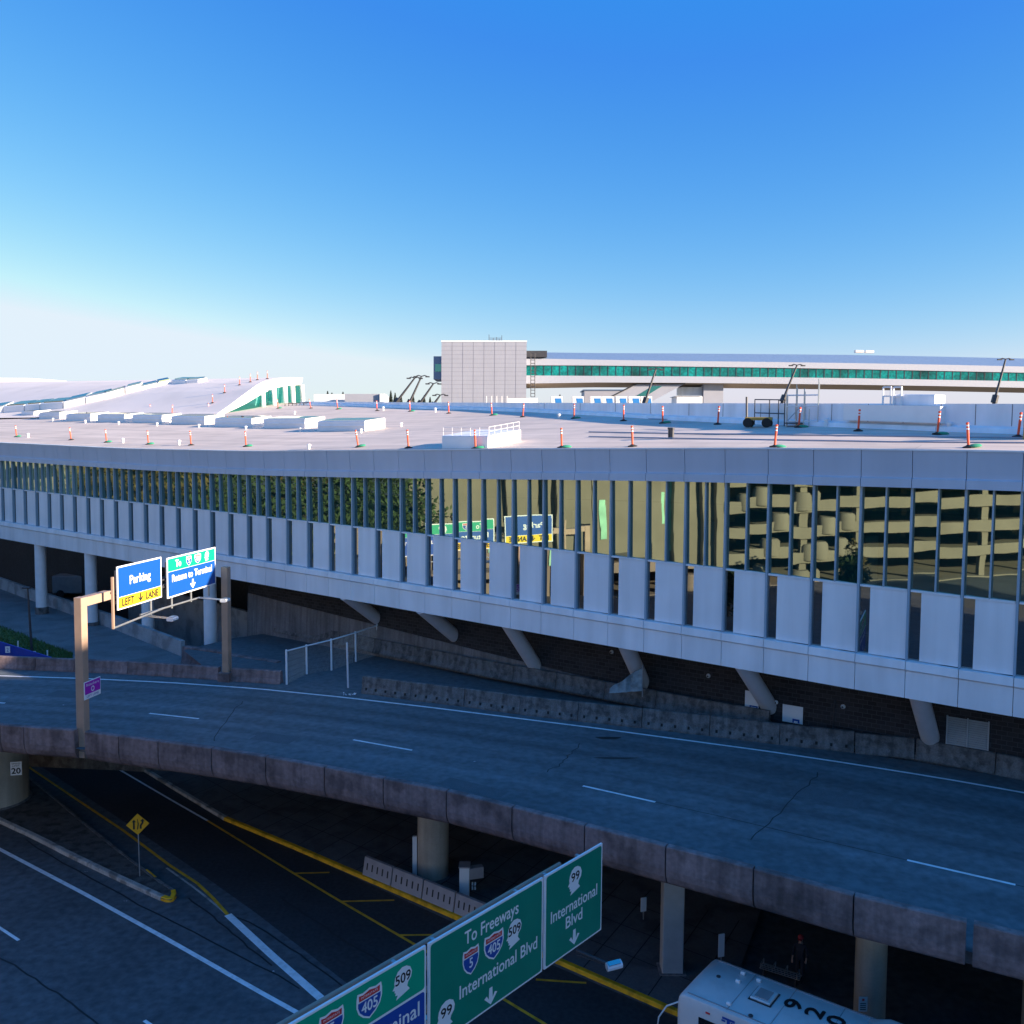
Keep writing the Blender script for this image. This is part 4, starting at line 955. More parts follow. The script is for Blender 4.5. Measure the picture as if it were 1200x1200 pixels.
# notice on the tan pillar
vp = Vector((cc.x, cc.y-.55, 0)); q = vplane(1006, 1185.5, vp, Vector((0, 1, 0))); b5 = Board(q, (1, 0, 0)); t = thing('small_notice', 'small white and red notice on the round tan pillar behind the bus', 'sign', q)
child(t, b5.slab(0, 0, .30, .52, .02), 'board', M['swhite']); mb = MB()
for k in range(4): b5.rect(mb, .05, .06+k*.07, .25, .09+k*.07, .005)
child(t, mb, 'print', M['black']); mb = MB(); b5.rect(mb, .11, .38, .19, .46, .006); child(t, mb, 'red_mark', M['red'])

# ---------------------------------------------------------------- bus
ZBR = -17.1
bo_ = at(793, 1162, ZBR); bl_ = Vector((.795, -.607, 0)); bwid = Vector((.607, .795, 0)); BW = 2.52; BLN = 12.2; zt = CZ+ZBR
bus = thing('transit_bus', 'white transit bus with a black roof number parked under the elevated road', 'bus', (bo_.x, bo_.y, 0))
def bpt(l, w_, z): return Vector((bo_.x, bo_.y, z))+bl_*l+bwid*w_
def ring(l, zt_, inset=0., z0=.35):
    pr_ = [(0, z0), (0, zt_-.45), (0, zt_-.10), (.03, zt_-.03), (.10, zt_), (BW/2, zt_+.02), (BW-.10, zt_), (BW-.03, zt_-.03), (BW, zt_-.10), (BW, zt_-.45), (BW, z0)]
    return [bpt(l, w_+(inset if w_ < BW/2 else -inset), z) for w_, z in pr_]
mb = MB().sweep([ring(.0, zt-.30, .10), ring(.05, zt-.14, .05), ring(.16, zt-.03, .01), ring(.4, zt), ring(BLN-.3, zt), ring(BLN, zt-.1, .05)]); child(bus, mb, 'body', M['bus'], True)
bs = Board(bpt(0, -.004, 0), bl_, n=-bwid)      # near side face
mb = MB(); bs.rect(mb, .72, 1.25, BLN-.5, zt-.50, .004); child(bus, mb, 'side_window', M['busglass'])
wf = MB(); wf.poly([bpt(-.005, .22, 1.1), bpt(-.005, BW-.22, 1.1), bpt(-.005, BW-.3, zt-.55), bpt(-.005, .3, zt-.55)][::-1]); child(bus, wf, 'windscreen', M['busglass'])
pl = MB()
for l in (.66, 2.2, 4.2, 6.2, 8.2, 10.2): pl.obox(bpt(l, -.012, 1.2), bl_*.09, bwid*.005, (0, 0, zt-1.7))
child(bus, pl, 'window_pillar', M['bus'])
for l in (1.6, 2.9, 4.4, 5.9): child(bus, MB().obox(bpt(l, .1, zt+.006), bl_*.015, bwid*(BW-.2), (0, 0, .020)), 'roof_seam', M['plastic'])
child(bus, MB().obox(bpt(.3, .14, zt+.004), bl_*6.4, bwid*.03, (0, 0, .02)), 'gutter', M['plastic']); child(bus, MB().obox(bpt(.3, BW-.17, zt+.004), bl_*6.4, bwid*.03, (0, 0, .02)), 'gutter', M['plastic'])
ma = MB().tube([bpt(.05, .10, zt-.35), bpt(-.30, -.06, zt-.55), bpt(-.52, -.16, zt-.95), bpt(-.56, -.22, zt-1.5)], .026, 8); child(bus, ma, 'mirror_arm', M['bus'], True)
child(bus, MB().bevbox(bpt(-.64, -.32, zt-1.9), bl_*.14, bwid*.22, (0, 0, .45), .03), 'mirror', M['black'])
lt = MB(); zz = zt-.36
bs.text(lt, 'SoundTransit', 2.05, zz-.02, .19, .012, width=1.55, align='L')
bs.poly(lt, [(1.52, zz+.12), (1.92, zz+.12), (1.92, zz+.19), (1.52, zz+.19)], .012); bs.poly(lt, [(1.67, zz-.06), (1.77, zz-.06), (1.77, zz+.12), (1.67, zz+.12)], .012); bs.poly(lt, [(1.80, zz+.03), (1.92, zz+.03), (1.92, zz+.10), (1.80, zz+.10)], .012); bs.poly(lt, [(1.50, zz+.04), (1.62, zz+.04), (1.62, zz+.10), (1.50, zz+.10)], .012)
child(bus, lt, 'side_lettering', M['blue2'])
rn = MB(); br = Board(bpt(0, 0, zt+.034), bwid, n=(0, 0, 1))   # x across the bus, y towards the front
for k, ch in enumerate('920'): br.text(rn, ch, BW/2+.30, -(3.36+k*.64), .50, .002, width=.46, bold=.022)
child(bus, rn, 'roof_number', M['black'])
hat = MB().bevbox(bpt(1.95, 1.02, zt+.03), bl_*.62, bwid*.72, (0, 0, .07), .04); h_ = child(bus, hat, 'roof_hatch', M['bus'])
child(h_, MB().bevbox(bpt(2.05, 1.12, zt+.10), bl_*.42, bwid*.52, (0, 0, .025), .01), 'hatch_lid', M['plastic'])
fr_ = MB()
for o, a, b in ((bpt(1.90, .97, zt+.028), bl_*.72, bwid*.05), (bpt(1.90, 1.74, zt+.028), bl_*.72, bwid*.05), (bpt(1.90, 1.02, zt+.028), bl_*.05, bwid*.72), (bpt(2.57, 1.02, zt+.028), bl_*.05, bwid*.72)): fr_.obox(o, a, b, (0, 0, .012))
child(h_, fr_, 'hatch_seal', M['darksteel'])
for l, w_ in ((1.25, 1.55), (1.75, 2.0), (1.2, 2.05), (1.5, .3)): child(bus, MB().bevbox(bpt(l, w_, zt+.01), bl_*.13, bwid*.1, (0, 0, .10), .02), 'roof_marker', M['swhite'])
for l, w_ in ((.7, 1.5), (2.3, .25)): child(bus, MB().lathe(bpt(l, w_, zt+.015), [(.07, 0), (.07, .03), (.03, .05)], 10), 'roof_vent', M['darksteel'])
child(bus, MB().bevbox(bpt(.98, -.02, zt-.30), bl_*.14, bwid*.02, (0, 0, .06), .008), 'marker_lamp', M['red'])
child(bus, MB().sweep([[bpt(5.2+e, .12+f, zt+.02), bpt(5.2+e, .12+f, zt+hh*.6), bpt(5.2+e, .4+f, zt+hh), bpt(5.2+e, BW-.4-f, zt+hh), bpt(5.2+e, BW-.12-f, zt+hh*.6), bpt(5.2+e, BW-.12-f, zt+.02)] for e, f, hh in ((0, .1, .06), (.5, 0, .30), (4.2, 0, .34), (4.7, .1, .1))]), 'roof_fairing', M['bus'], True)
for l in (2.4, 8.9):
    for w_ in (.02, BW-.30):
        wh = MB(); c = bpt(l, w_, .5); wh.tube([c, c+bwid*.28], .5, 22); ob = child(bus, wh, 'wheel', M['rubber'], True)
        child(ob, MB().tube([c-bwid*.01+(bwid*.0), c+bwid*.29], .26, 16), 'rim', M['steel'], True)

# ---------------------------------------------------------------- things under the elevated road
pb_ = [(424, 1024.5), (457.5, 1038.5), (493.5, 1053.5), (531, 1069.5), (566, 1084)]
pl_ = ['grey slotted plastic barrier at the left end of the row', 'grey slotted plastic barrier in front of the round pillar', 'grey slotted plastic barrier right of the round pillar', 'grey slotted plastic barrier partly hidden by the green sign']
for k in range(4):
    a, b = at(*pb_[k], -20.245), at(*pb_[k+1], -20.245); d = (b-a); dd = d.normalized(); n_ = Vector((-d.y, d.x, 0)).normalized()
    t = thing('plastic_barrier', pl_[k], 'barrier', a, 'plastic barriers along the kerb')
    A, B = a+dd*.04, b-dd*.04
    child(t, MB().sweep([[p, p+n_*.06+Vector((0, 0, .25)), p+n_*.16+Vector((0, 0, .80)), p+n_*.30+Vector((0, 0, .80)), p+n_*.40+Vector((0, 0, .25)), p+n_*.46] for p in (A, B)]), 'body', M['plastic'])
    sm = MB()
    for j in range(5):
        q = A.lerp(B, (j+.7)/5.4); sm.obox(q-dd*.035+n_*.055+Vector((0, 0, .26)), dd*.07, n_*.1+Vector((0, 0, .0)), Vector((0, 0, .30))+n_*.055)
    child(t, sm, 'slot', M['black'])
q = at(486, 1027, -20.245)
t = thing('white_marker_post', 'slim white panel post standing left of the round pillar', 'post', q); child(t, MB().box(q+Vector((0, 0, .95)), (.2, .12, 1.9)), 'panel', M['swhite']); child(t, MB().box(q+Vector((0, 0, .05)), (.35, .3, .1)), 'foot', M['darksteel'])
q = at(544, 1051, -20.245)
t = thing('ticket_cabinet', 'white and grey machine cabinet with an overhanging head behind the barriers', 'cabinet', q)
child(t, MB().bevbox(q+Vector((-.22, 0, 0)), (0, 0, 1.3), (.44, 0, 0), (0, .5, 0), .02), 'cabinet_body', M['swhite']); child(t, MB().bevbox(q+Vector((.222, .02, .75)), (.62, .2, 0), (-.1, .32, 0), (0, 0, .5), .02), 'head', M['plastic'])
ks = MB()
for k in range(4): ks.box(q+Vector((.35+.12*(k % 2), .3, .25+.2*(k//2))), (.07, .06, .14))
child(t, ks, 'keypad', M['swhite']); child(t, MB().box(q+Vector((0, .25, 1.33)), (.5, .56, .05)), 'lid', M['plastic'])
for px, py, h, lab in [(845, 1121, .9, 'small white sign board standing behind the front of the bus'), (754, 1068, .6, 'small dim sign board in the dark under the bridge')]:
    q = at(px, py, -19.9); t = thing('sign_board', lab, 'sign', q, 'sign boards under the bridge'); child(t, MB().box(q+Vector((0, 0, h/2)), (.25, .05, h), .3), 'board', M['swhite']); child(t, MB().tube([q-Vector((0, 0, .5)), q], .03), 'post', M['steel'])
q = at(913, 1142, -19.95); t = thing('metal_bench', 'blue grey slatted metal bench on the pavement beyond the bus roof', 'bench', (q.x, q.y, .16))
bdv = Vector((.85, -.52, 0)); bnv = Vector((.52, .85, 0)); se = MB()
for k in range(4): se.obox(q-bdv*.75+bnv*.12*k, bdv*1.5, bnv*.07, (0, 0, .03))
child(t, se, 'seat', M['steel'])
for k in (-.7, -.25, .2, .65):
    child(t, MB().tube([q+bdv*k+Vector((0, 0, .03)), q+bdv*k+Vector((0, 0, .2)), q+bdv*k+bnv*.42+Vector((0, 0, .2)), q+bdv*k+bnv*.42+Vector((0, 0, .03))], .02, 6), 'armrest', M['steel'])
for k in (-.6, .6): child(t, MB().box(q+bdv*k+bnv*.2+Vector((0, 0, -.17)), (.06, .4, .34), math.atan2(bdv.y, bdv.x)), 'leg', M['darksteel'])

# person under the bridge
def person(px, py, zh, label):
    c = at(px, py, zh); x, y = c.x, c.y; gz = .16; H = 1.74
    V = []; E = []; RD = []
    def v(p, r, par=None):
        V.append((p[0], p[1], p[2])); RD.append(r)
        if par is not None: E.append((par, len(V)-1))
        return len(V)-1
    pe = v((0, 0, .95), .15); wa = v((0, 0, 1.12), .135, pe); ch = v((0, -.01, 1.32), .16, wa); nk = v((0, 0, 1.48), .065, ch); hd0 = v((0, -.01, 1.56), .075, nk); hd = v((0, -.02, 1.66), .095, hd0); v((0, -.01, 1.73), .07, hd)
    for s_ in (-1, 1):
        sh = v((s_*.17, 0, 1.41), .062, ch); el = v((s_*.25, -.04 if s_ > 0 else .06, 1.14), .045, sh); wr_ = v((s_*.24, -.24 if s_ < 0 else -.12, .94), .032, el); ha = v((s_*.23, -.30 if s_ < 0 else -.15, .88), .036, wr_)
        for f in range(4): v((s_*.23+(-.03+.02*f), (-.34 if s_ < 0 else -.17), .82-.005*abs(f-1.5)), .010, ha)
        v((s_*.23-s_*.045, (-.33 if s_ < 0 else -.18), .87), .011, ha)
        hp = v((s_*.09, 0, .90), .105, pe); kn = v((s_*.10, -.05*s_-.02, .50), .065, hp); an = v((s_*.10, .05-.12*(s_ > 0), .09), .042, kn); v((s_*.11, -.10-.12*(s_ > 0), .045), .04, an)
    me = bpy.data.meshes.new('person'); me.from_pydata(V, E, []); ob = bpy.data.objects.new('body_skin', me); COL.objects.link(ob)
    sk_ = ob.modifiers.new('s', 'SKIN'); ss = ob.modifiers.new('d', 'SUBSURF'); ss.levels = ss.render_levels = 2
    for k, d_ in enumerate(me.skin_vertices[0].data): d_.radius = (RD[k], RD[k]); d_.use_root = (k == 0)
    dg = bpy.context.evaluated_depsgraph_get(); dg.update(); m2 = bpy.data.meshes.new_from_object(ob.evaluated_get(dg)); bpy.data.objects.remove(ob)
    m2.materials.clear()
    for mm in (M['skin'], M['jacket']): m2.materials.append(mm)
    for p in m2.polygons:
        p.use_smooth = True; z_ = p.center.z
        p.material_index = 0 if z_ > 1.47 or (abs(p.center.x) > .19 and z_ < 1.02) else 1
    t = tag(bpy.data.objects.new('person', m2), label, 'person'); COL.objects.link(t); t.location = (x, y, gz); t.rotation_euler = (0, 0, math.radians(-30)); t['_w'] = (0, 0, 0)
    child(t, MB().lathe((0, -.01, 1.66), [(.105, 0), (.108, .05), (.09, .10), (.05, .135), (.01, .145)], 18).obox((-.07, -.22, 1.665), (.14, 0, 0), (0, .14, 0), (0, 0, .012)), 'cap', M['cap'], True)
    fc = MB(); fc.box((-.032, -.108, 1.645), (.025, .02, .014)); fc.box((.032, -.108, 1.645), (.025, .02, .014)); fc.box((0, -.118, 1.615), (.022, .03, .04)); fc.box((0, -.108, 1.575), (.05, .015, .01)); child(t, fc, 'face', M['skin'])
person(938.5, 1100, -20.4+1.80, 'person in dark clothes and a red cap standing in the shade beyond the bus')

# ---------------------------------------------------------------- things at the left of the plaza
gr = MB(); gp = [at(-30, 722, ZP), at(0, 735, ZP), at(40, 749, ZP), at(85, 766, ZP), at(85, 779, ZP), at(-30, 779, ZP)]
gr.poly(lift(gp, CZ+ZP+.02)); 
for k in range(5000):
    u, v_ = R.random(), R.random()
    q = gp[0].lerp(gp[3], u).lerp(gp[5].lerp(gp[4], u), v_); q = Vector((q.x, q.y, CZ+ZP)); a = R.uniform(0, 6.28); h = R.uniform(.08, .28)
    gr.poly([q+Vector((math.cos(a)*.03, math.sin(a)*.03, 0)), q-Vector((math.cos(a)*.03, math.sin(a)*.03, 0)), q+Vector((R.uniform(-.1, .1), R.uniform(-.1, .1), h))])
struct(gr.build('grass', M['grass']), 'stuff')
hb_ = [at(-40, 767, ZP+.0), at(0, 774, ZP), at(60, 783, ZP)]
ho = thing('blue_hoarding', 'low blue hoarding with small white number plates beside the grass', 'fence', hb_[0])
mb = MB()
tp_ = [atd(-40, 744, hb_[0].y).z, atd(0, 752, hb_[1].y).z, atd(60, 770.5, hb_[2].y).z]
for k in range(2): mb.sweep([[Vector((p.x, p.y, CZ+ZP-.05)), Vector((p.x, p.y, z)), Vector((p.x, p.y+.12, z)), Vector((p.x, p.y+.12, CZ+ZP-.05))] for p, z in ((hb_[k], tp_[k]), (hb_[k+1], tp_[k+1]))])
child(ho, mb, 'panel', M['bluefence'])
for px, py, ch in [(9, 765, '2'), (39.5, 770.5, '3')]:
    q = atd(px-2.8, py, hb_[1].y-.75); b = Board(q, (1, .1, 0)); W_ = .30; pp = child(ho, b.slab(0, 0, W_, .42, .02), 'number_plate', M['swhite'])
    mb = MB(); b.text(mb, ch, W_/2, .08, .26, .006, width=.14); o_ = child(pp, mb, 'number', M['blue2'])
for px, py, h, lab in [(21, 762, 11, 'thin white stake in the grass left of the lamp post'), (55.5, 772, 10, 'thin white stake in the grass right of the lamp post')]:
    q = at(px, py, ZP); q2 = atd(px, py-h, q.y); tag(MB().tube([q, q2], .05, 8).build('stake', M['swhite'], loc=q), lab, 'stake', 'stakes in the grass')
q = at(37.5, 766, ZP); q2 = atd(32.5, 689, q.y); t = thing('lamp_post', 'slim dark lamp post in front of the columns at the left', 'lamp post', q)
child(t, MB().tube([q, q2], .09, 10, .05), 'pole', M['darksteel'], True); child(t, MB().bevbox(q2+Vector((-.35, -.1, -.05)), (.5, 0, 0), (0, .25, 0), (0, 0, .12), .04), 'lamp_head', M['darksteel'])
# vehicle parked in the dark under the hall
q = at(62, 690, -16.6); q = Vector((q.x, q.y+6, CZ-18.5)); t = thing('parked_truck', 'dim truck parked in the dark beneath the hall between round columns', 'truck', q)
child(t, MB().bevbox(q+Vector((-2.6, -1, .5)), (3.6, 0, 0), (0, 2, 0), (0, 0, 2.0), .1), 'cargo_box', M['plastic']); child(t, MB().bevbox(q+Vector((1.05, -1, .5)), (1.7, 0, 0), (0, 2, 0), (0, 0, 1.5), .2), 'cab', M['plastic'])
child(t, MB().box(q+Vector((1.9, -1.01, 1.6)), (1.1, .02, .5)), 'window', M['busglass'])
for dx in (-1.7, 1.8): child(t, MB().tube([q+Vector((dx, -1.05, .45)), q+Vector((dx, 1.05, .45))], .45, 16), 'wheel', M['rubber'], True)

# ---------------------------------------------------------------- roof delineators
dproto = None
def delineator(px, py, lean, h, label, group, bag):
    global dproto
    p = on_roof(px, py)
    if p is None: return
    if dproto is None:
        t = thing('delineator_post', label, 'traffic post', (0, 0, 0), group)
        child(t, MB().lathe((0, 0, .02), [(.052, 0), (.052, 1.0), (.06, 1.0), (.06, 1.05), (.03, 1.07)], 10), 'post', M['orange'], True)
        child(t, MB().lathe((0, 0, 0), [(.24, 0), (.24, .05), (.12, .09), (.06, .13)], 8), 'base', M['rubber'])
        for z in (.78, .92): child(t, MB().lathe((0, 0, z), [(.055, 0), (.055, .06)], 10), 'reflective_band', M['swhite'], True)
        child(t, MB().lathe((.22, -.1, 0), [(.05, .0), (.2, .03), (.22, .08), (.15, .14), (.03, .16)], 10, 1.3, .8), 'sandbag', M['sandbag'], True)
        dproto = t; t2 = t
    else:
        t2 = dproto.copy(); COL.objects.link(t2)
        for ch in dproto.children:
            if ch.name.startswith('sandbag') and not bag: continue
            c = ch.copy(); c.parent = t2; COL.objects.link(c)
        t2['label'] = label; t2['group'] = group
    t2.location = p+Vector((0, 0, .02)); t2.rotation_euler = (0, math.radians(lean), R.uniform(-.5, .5)*0); t2.scale = (1, 1, h)
FD = [(19.5,512.5,-5),(83.5,516,-7),(125,519,-5),(174,521.3,-4),(224,522.3,-4),(288.5,524,-4),(420,524.7,-9),(478.7,525.7,-4),(557.3,526.5,-3),(658.3,525.7,-2),(741.3,524,-3),(907.7,525.2,4),(1135,525.6,-5)]
for k, (x, y, l) in enumerate(FD): delineator(x, y, l, 1.0 if k < 8 else .95, f'{ORD[k]} orange delineator post from the left along the front roof edge', 'delineators along the front roof edge', k % 3 != 1)
BD = [(326,479,-6),(364.3,479,-10),(395.7,480,-5),(442,481.9,-4),(480.7,482.7,-4),(526,485,-3),(576.7,487.3,-5),(612.7,489.3,3),(672.7,491,0),(730.7,494,0),(776.7,496.7,-2),(841,498.3,3),(936,501.7,3),(1005.7,506,2),(1098.3,510,4),(1192.7,513.3,5)]
for k, (x, y, l) in enumerate(BD): delineator(x, y, l, 1.0, f'{ORD[k]} orange delineator post from the left along the parapet at the back of the roof', 'delineators along the back parapet', k % 2 == 0)
MD = [(124,483.5,0),(176,484.5,0),(201.7,485.5,3),(245,483.5,-4)]
for k, (x, y, l) in enumerate(MD): delineator(x, y, l, 1.0, f'{ORD[k]} orange delineator post from the left behind the row of roof skylights', 'delineators behind the skylights', False)
# cables lying on the roof
for k, P in enumerate([[(690, 507.5), (800, 509.5), (950, 511.5), (1100, 513.5), (1200, 515), (1240, 515.5)], [(690, 513), (800, 515.5), (950, 518), (1060, 520), (1200, 521), (1240, 521)], [(1090, 503.5), (1000, 499.8), (900, 496.8), (760, 492)]]):
    pts_ = [on_roof(*q)+Vector((0, 0, .07)) for q in P]; 
    tag(MB().tube(resample(pts_, 40), .035, 6).build('roof_cable', M['tower'], loc=pts_[0]), ['black cable lying along the roof, farther of the two long ones', 'black cable lying along the roof, nearest the front edge', 'black cable lying at the foot of the back parapet'][k], 'cable', 'cables on the roof')
# cart
q = on_roof(889, 501.5); t = thing('equipment_cart', 'low yellow cart with four black wheels and a tall handle on the roof', 'cart', q)
X = Vector((.93, -.36, 0)); Yv = Vector((.36, .93, 0))
child(t, MB().bevbox(q-X*.7-Yv*.4+Vector((0, 0, .42)), X*1.4, Yv*.8, (0, 0, .16), .03), 'deck', M['cartyellow'])
for a in (-.55, .45):
    for b in (-.42, .34):
        wq = q+X*a+Yv*b+Vector((0, 0, .27)); child(t, MB().tube([wq, wq+Yv*.12], .26, 14), 'wheel', M['rubber'], True)
child(t, MB().tube([q-X*.65+Vector((0, 0, .5)), q-X*.68+Vector((0, 0, 1.7))], .06, 8), 'handle', M['darksteel'])
# guard rail left of the scaffold
a, b = on_roof(884, 498.3), on_roof(919, 500); t = thing('temporary_rail', 'thin dark rail between the cart handle and the scaffold', 'railing', a)
for dz in (.7, 1.45): child(t, MB().tube([a+Vector((0, 0, dz)), b+Vector((0, 0, dz))], .035, 6), 'rail', M['darksteel'])
for k in (0, .5, .8, 1): child(t, MB().tube([a.lerp(b, k), a.lerp(b, k)+Vector((0, 0, 1.45))], .03, 6), 'upright', M['darksteel'])
# scaffold
q = on_roof(921, 501.5); t = thing('scaffold_tower', 'open scaffold tower of thin poles standing by the back parapet', 'scaffold', q)
X = Vector((.93, -.36, 0)); Yv = Vector((.36, .93, 0)); SC = .052*q.y/1.0
Ws = 1.62
for a, h in ((0, 1.9), (.5, 2.3), (.9, 2.1), (1.1*.75+.35, 1.0), (Ws, 2.6)):
    for b in (0, .7): child(t, MB().tube([q+X*a+Yv*b, q+X*a+Yv*b+Vector((0, 0, h-.2*b))], .028, 6), 'upright', M['steel'])
for h in (.35, 1.15, 1.75):
    for b in (0, .7): child(t, MB().tube([q+X*0+Yv*b+Vector((0, 0, h)), q+X*Ws+Yv*b+Vector((0, 0, h))], .028, 6), 'ledger', M['white'])
child(t, MB().tube([q+Vector((0, 0, .3)), q+X*.8+Vector((0, 0, 1.2))], .025, 6), 'brace', M['steel'])
child(t, MB().obox(q+Vector((-.1, -.1, .22)), X*.9, Yv*.8, (0, 0, .06)), 'plank', M['darksteel'])
q = on_roof(1199.5, 516); tag(MB().box(q+Vector((.25, 0, .6)), (.4, .3, 1.2)).build('sandstone_pallet', M['cartyellow'], loc=q), 'tan stacked pallet at the right edge of the roof', 'pallet')
# two tiny boxes on the parapet
# ---------------------------------------------------------------- concourse roof far left
def lerpP(T, t):
    n = len(T)-1; k = min(n-1, int(t*n)); return T[k].lerp(T[k+1], t*n-k)
hall = thing('concourse_hall', 'pale swooping concourse roof with a wavy skylight strip and a white glazed eyebrow end', 'building', atd(180, 470, 130)-Vector((0, 0, 4)))
RC = [(252,486,102),(258,482.5,103),(271.5,473,105),(282,465,107),(293,457,109),(300.5,451.5,111),(308,447.5,113),(321,443.8,116),(338.7,442.3,119),(355,442.8,121)]
yr = on_roof(252, 486).y; yl = on_roof(-60, 491).y
RC = [(x, y, yr+(Y-102)) for x, y, Y in RC]
right = [atd(x, y, Y) for x, y, Y in RC]
left = [atd(-150, y, yl+2+(Y-118)*1.0) for y, Y in ((492,118),(489.5,124),(485,131),(478,138),(470.5,145),(463.5,152),(457.5,160),(453.5,168),(451,176),(450,184))]
NU = 24; sh = MB(); SG = []
for j in range(10): SG.append([left[j].lerp(right[j], (k/NU)) for k in range(NU+1)])
fin = []
for j in range(9):
    for f in range(3): fin.append([SG[j][k].lerp(SG[j+1][k], f/3) for k in range(NU+1)])
fin.append(SG[9])
for a in range(len(fin)-1):
    for k in range(NU): sh.poly([fin[a][k], fin[a][k+1], fin[a+1][k+1], fin[a+1][k]])
child(hall, sh, 'roof', M['membrane'], True)
eb = MB()
LO = [(262,487.5),(265,484),(279,477.5),(288,473),(298,467),(304,463.5),(310,460),(321,455),(336,452),(353,451)]
low_ = [atd(x, y, Y+.2) for (x, y), (_, _, Y) in zip(LO, RC)]
for k in range(9):
    th = Vector((-.3, 1.2, 0))
    eb.sweep([[right[k], low_[k], low_[k]+th, right[k]+th], [right[k+1], low_[k+1], low_[k+1]+th, right[k+1]+th]], caps=k in (0, 8))
child(hall, eb, 'eyebrow_fascia', M['white'])
gl_ = MB(); bt = [(262,487.5),(265,485),(279,482),(288,480.5),(298,479.5),(304,479),(310,478.5),(321,477.5),(336,476),(353,475)]
bot_ = [atd(x, y, Y+.8) for (x, y), (_, _, Y) in zip(bt, RC)]
gl_.strip([p+Vector((0, .6, .1)) for p in low_], bot_); child(hall, gl_, 'glazing', M['teal'])
for x, y0, y1 in [(308, 460, 478), (321, 454, 477), (334, 452, 476), (343, 451, 476), (354, 451, 476)]:
    Y = yr+10+(x-308)*.18; a, b = atd(x, y0, Y), atd(x+1, y1, Y); child(hall, MB().tube([a, b], .28, 8), 'glazing_post', M['white'])
a, b = atd(334, 473, yr+9), atd(369, 471.5, yr+9); rl = MB()
for k in range(9): rl.tube([a.lerp(b, k/8), a.lerp(b, k/8)-Vector((0, 0, .7))], .05, 6)
rl.tube([a, b], .06, 6); rl.tube([a-Vector((0, 0, .35)), b-Vector((0, 0, .35))], .06, 6); child(hall, rl, 'terrace_rail', M['darksteel'])
# wavy skylight strip, each box set on the sheet
SP = [(-14,486),(6,484),(28,481.5),(46,480.3),(74,478),(102,473.6),(124,469),(148,462),(166,456.7),(184,452),(202,450),(218,449.3),(234,449)]
def onsheet(px, py):
    best = None
    for a in range(len(fin)-1):
        for k in range(NU):
            for f in (0, .25, .5, .75):
                for e in (0, .5):
                    p = fin[a][k].lerp(fin[a][k+1], f).lerp(fin[a+1][k].lerp(fin[a+1][k+1], f), e); s_ = screen(p); d = (s_[0]-px)**2+((s_[1]-py)*2)**2
                    if best is None or d < best[0]: best = (d, p)
    return best[1]
spt = [onsheet(*q) for q in SP]
for k in range(len(SP)-1):
    a, b = spt[k], spt[k+1]; d = b-a; b2_ = a+d*.93; n_ = Vector((-d.y, d.x, 0)).normalized()
    hh = .95 if k < 8 else .55
    o_ = child(hall, MB().bevbox(a-Vector((0, 0, .1)), b2_-a, n_*(3.0 if k < 7 else 1.8)+Vector((0, 0, .8 if k < 6 else .35)), (0, 0, hh), .05), 'strip_skylight', M['white'])
    child(o_, MB().obox(a+(b2_-a)*.06+n_*.35+Vector((0, 0, hh-.02)), (b2_-a)*.88, n_*(2.3 if k < 7 else 1.2)+Vector((0, 0, .62 if k < 6 else .25)), (0, 0, .16)), 'pane', M['skyglass'])
# posts on the concourse roof
for k, (x, y) in enumerate([(252.3, 472.3), (266.7, 461), (283.7, 451.7), (297, 447.5), (306, 446), (317, 444)]):
    p = onsheet(x-3, y); t2 = dproto.copy(); COL.objects.link(t2); t2.location = p; t2.rotation_euler = (0, 0, 0); t2.scale = (.9, .9, .95)
    for ch in dproto.children:
        if ch.name.startswith('sandbag'): continue
        c = ch.copy(); c.parent = t2; COL.objects.link(c)
    t2['label'] = f'{ORD[k]} tiny orange delineator up the slope of the concourse roof beside the eyebrow'; t2['group'] = 'delineators on the concourse roof'
# far white roofs at the left edge
fw = thing('distant_pier', 'low white pier roof with tan underside on the skyline at the far left', 'building', atd(20, 450, 260))
a, b = atd(-60, 447.5, 250), atd(62, 449, 250)
child(fw, MB().sweep([[a, a+Vector((0, 0, 1.2)), a+Vector((0, 20, 2.2)), a+Vector((0, 20, 0))], [atd(35, 448, 250), atd(35, 443, 250), atd(35, 443, 250)+Vector((0, 20, .5)), atd(35, 448, 250)+Vector((0, 20, 0))], [b, b+Vector((0, 0, .4)), b+Vector((0, 20, .4)), b+Vector((0, 20, 0))]]), 'roof', M['white'])
child(fw, MB().obox(a-Vector((0, 0, 3)), b-a, (0, 15, 0), (0, 0, 2.95)), 'wall', M['tan'])
# ---------------------------------------------------------------- far buildings
def far_box(px0, py0, px1, py1, Y, dep): 
    a, b = atd(px0, py1, Y), atd(px1, py1, Y); t_ = atd(px0, py0, Y); return a, b-a, Vector((0, dep, 0)), Vector((0, 0, t_.z-a.z))
tw = thing('tower_block', 'tall windowless grey clad tower block standing behind the roof', 'building', atd(566, 520, 200))
TB = far_box(517, 400.5, 616, 530, 200, 20); tcl = child(tw, MB().obox(*TB), 'cladding', M['tower'])
jm = MB(); o, A, B, C = TB
for k in range(1, 14): jm.obox(o+Vector((0, -.02, 24.0*0+C.z*k/26*1.0+C.z*.46)), A, (0, .019, 0), (0, 0, .05))
for k in range(1, 8): jm.obox(o+A*(k/8)+Vector((0, -.025, C.z*.45)), (.05, 0, 0), (0, .004, 0), (0, 0, C.z*.55))
child(tw, jm, 'cladding_joint', M['tower_joint'])
child(tw, MB().obox(o+Vector((-.08, -.08, C.z)), A+Vector((.16, 0, 0)), B, (0, 0, .25)), 'roof_edge', M['panel'])
sb = far_box(508, 417.5, 517.3, 444.5, 203, 9); sbx = child(tw, MB().obox(*sb), 'window_bay', M['tower'])
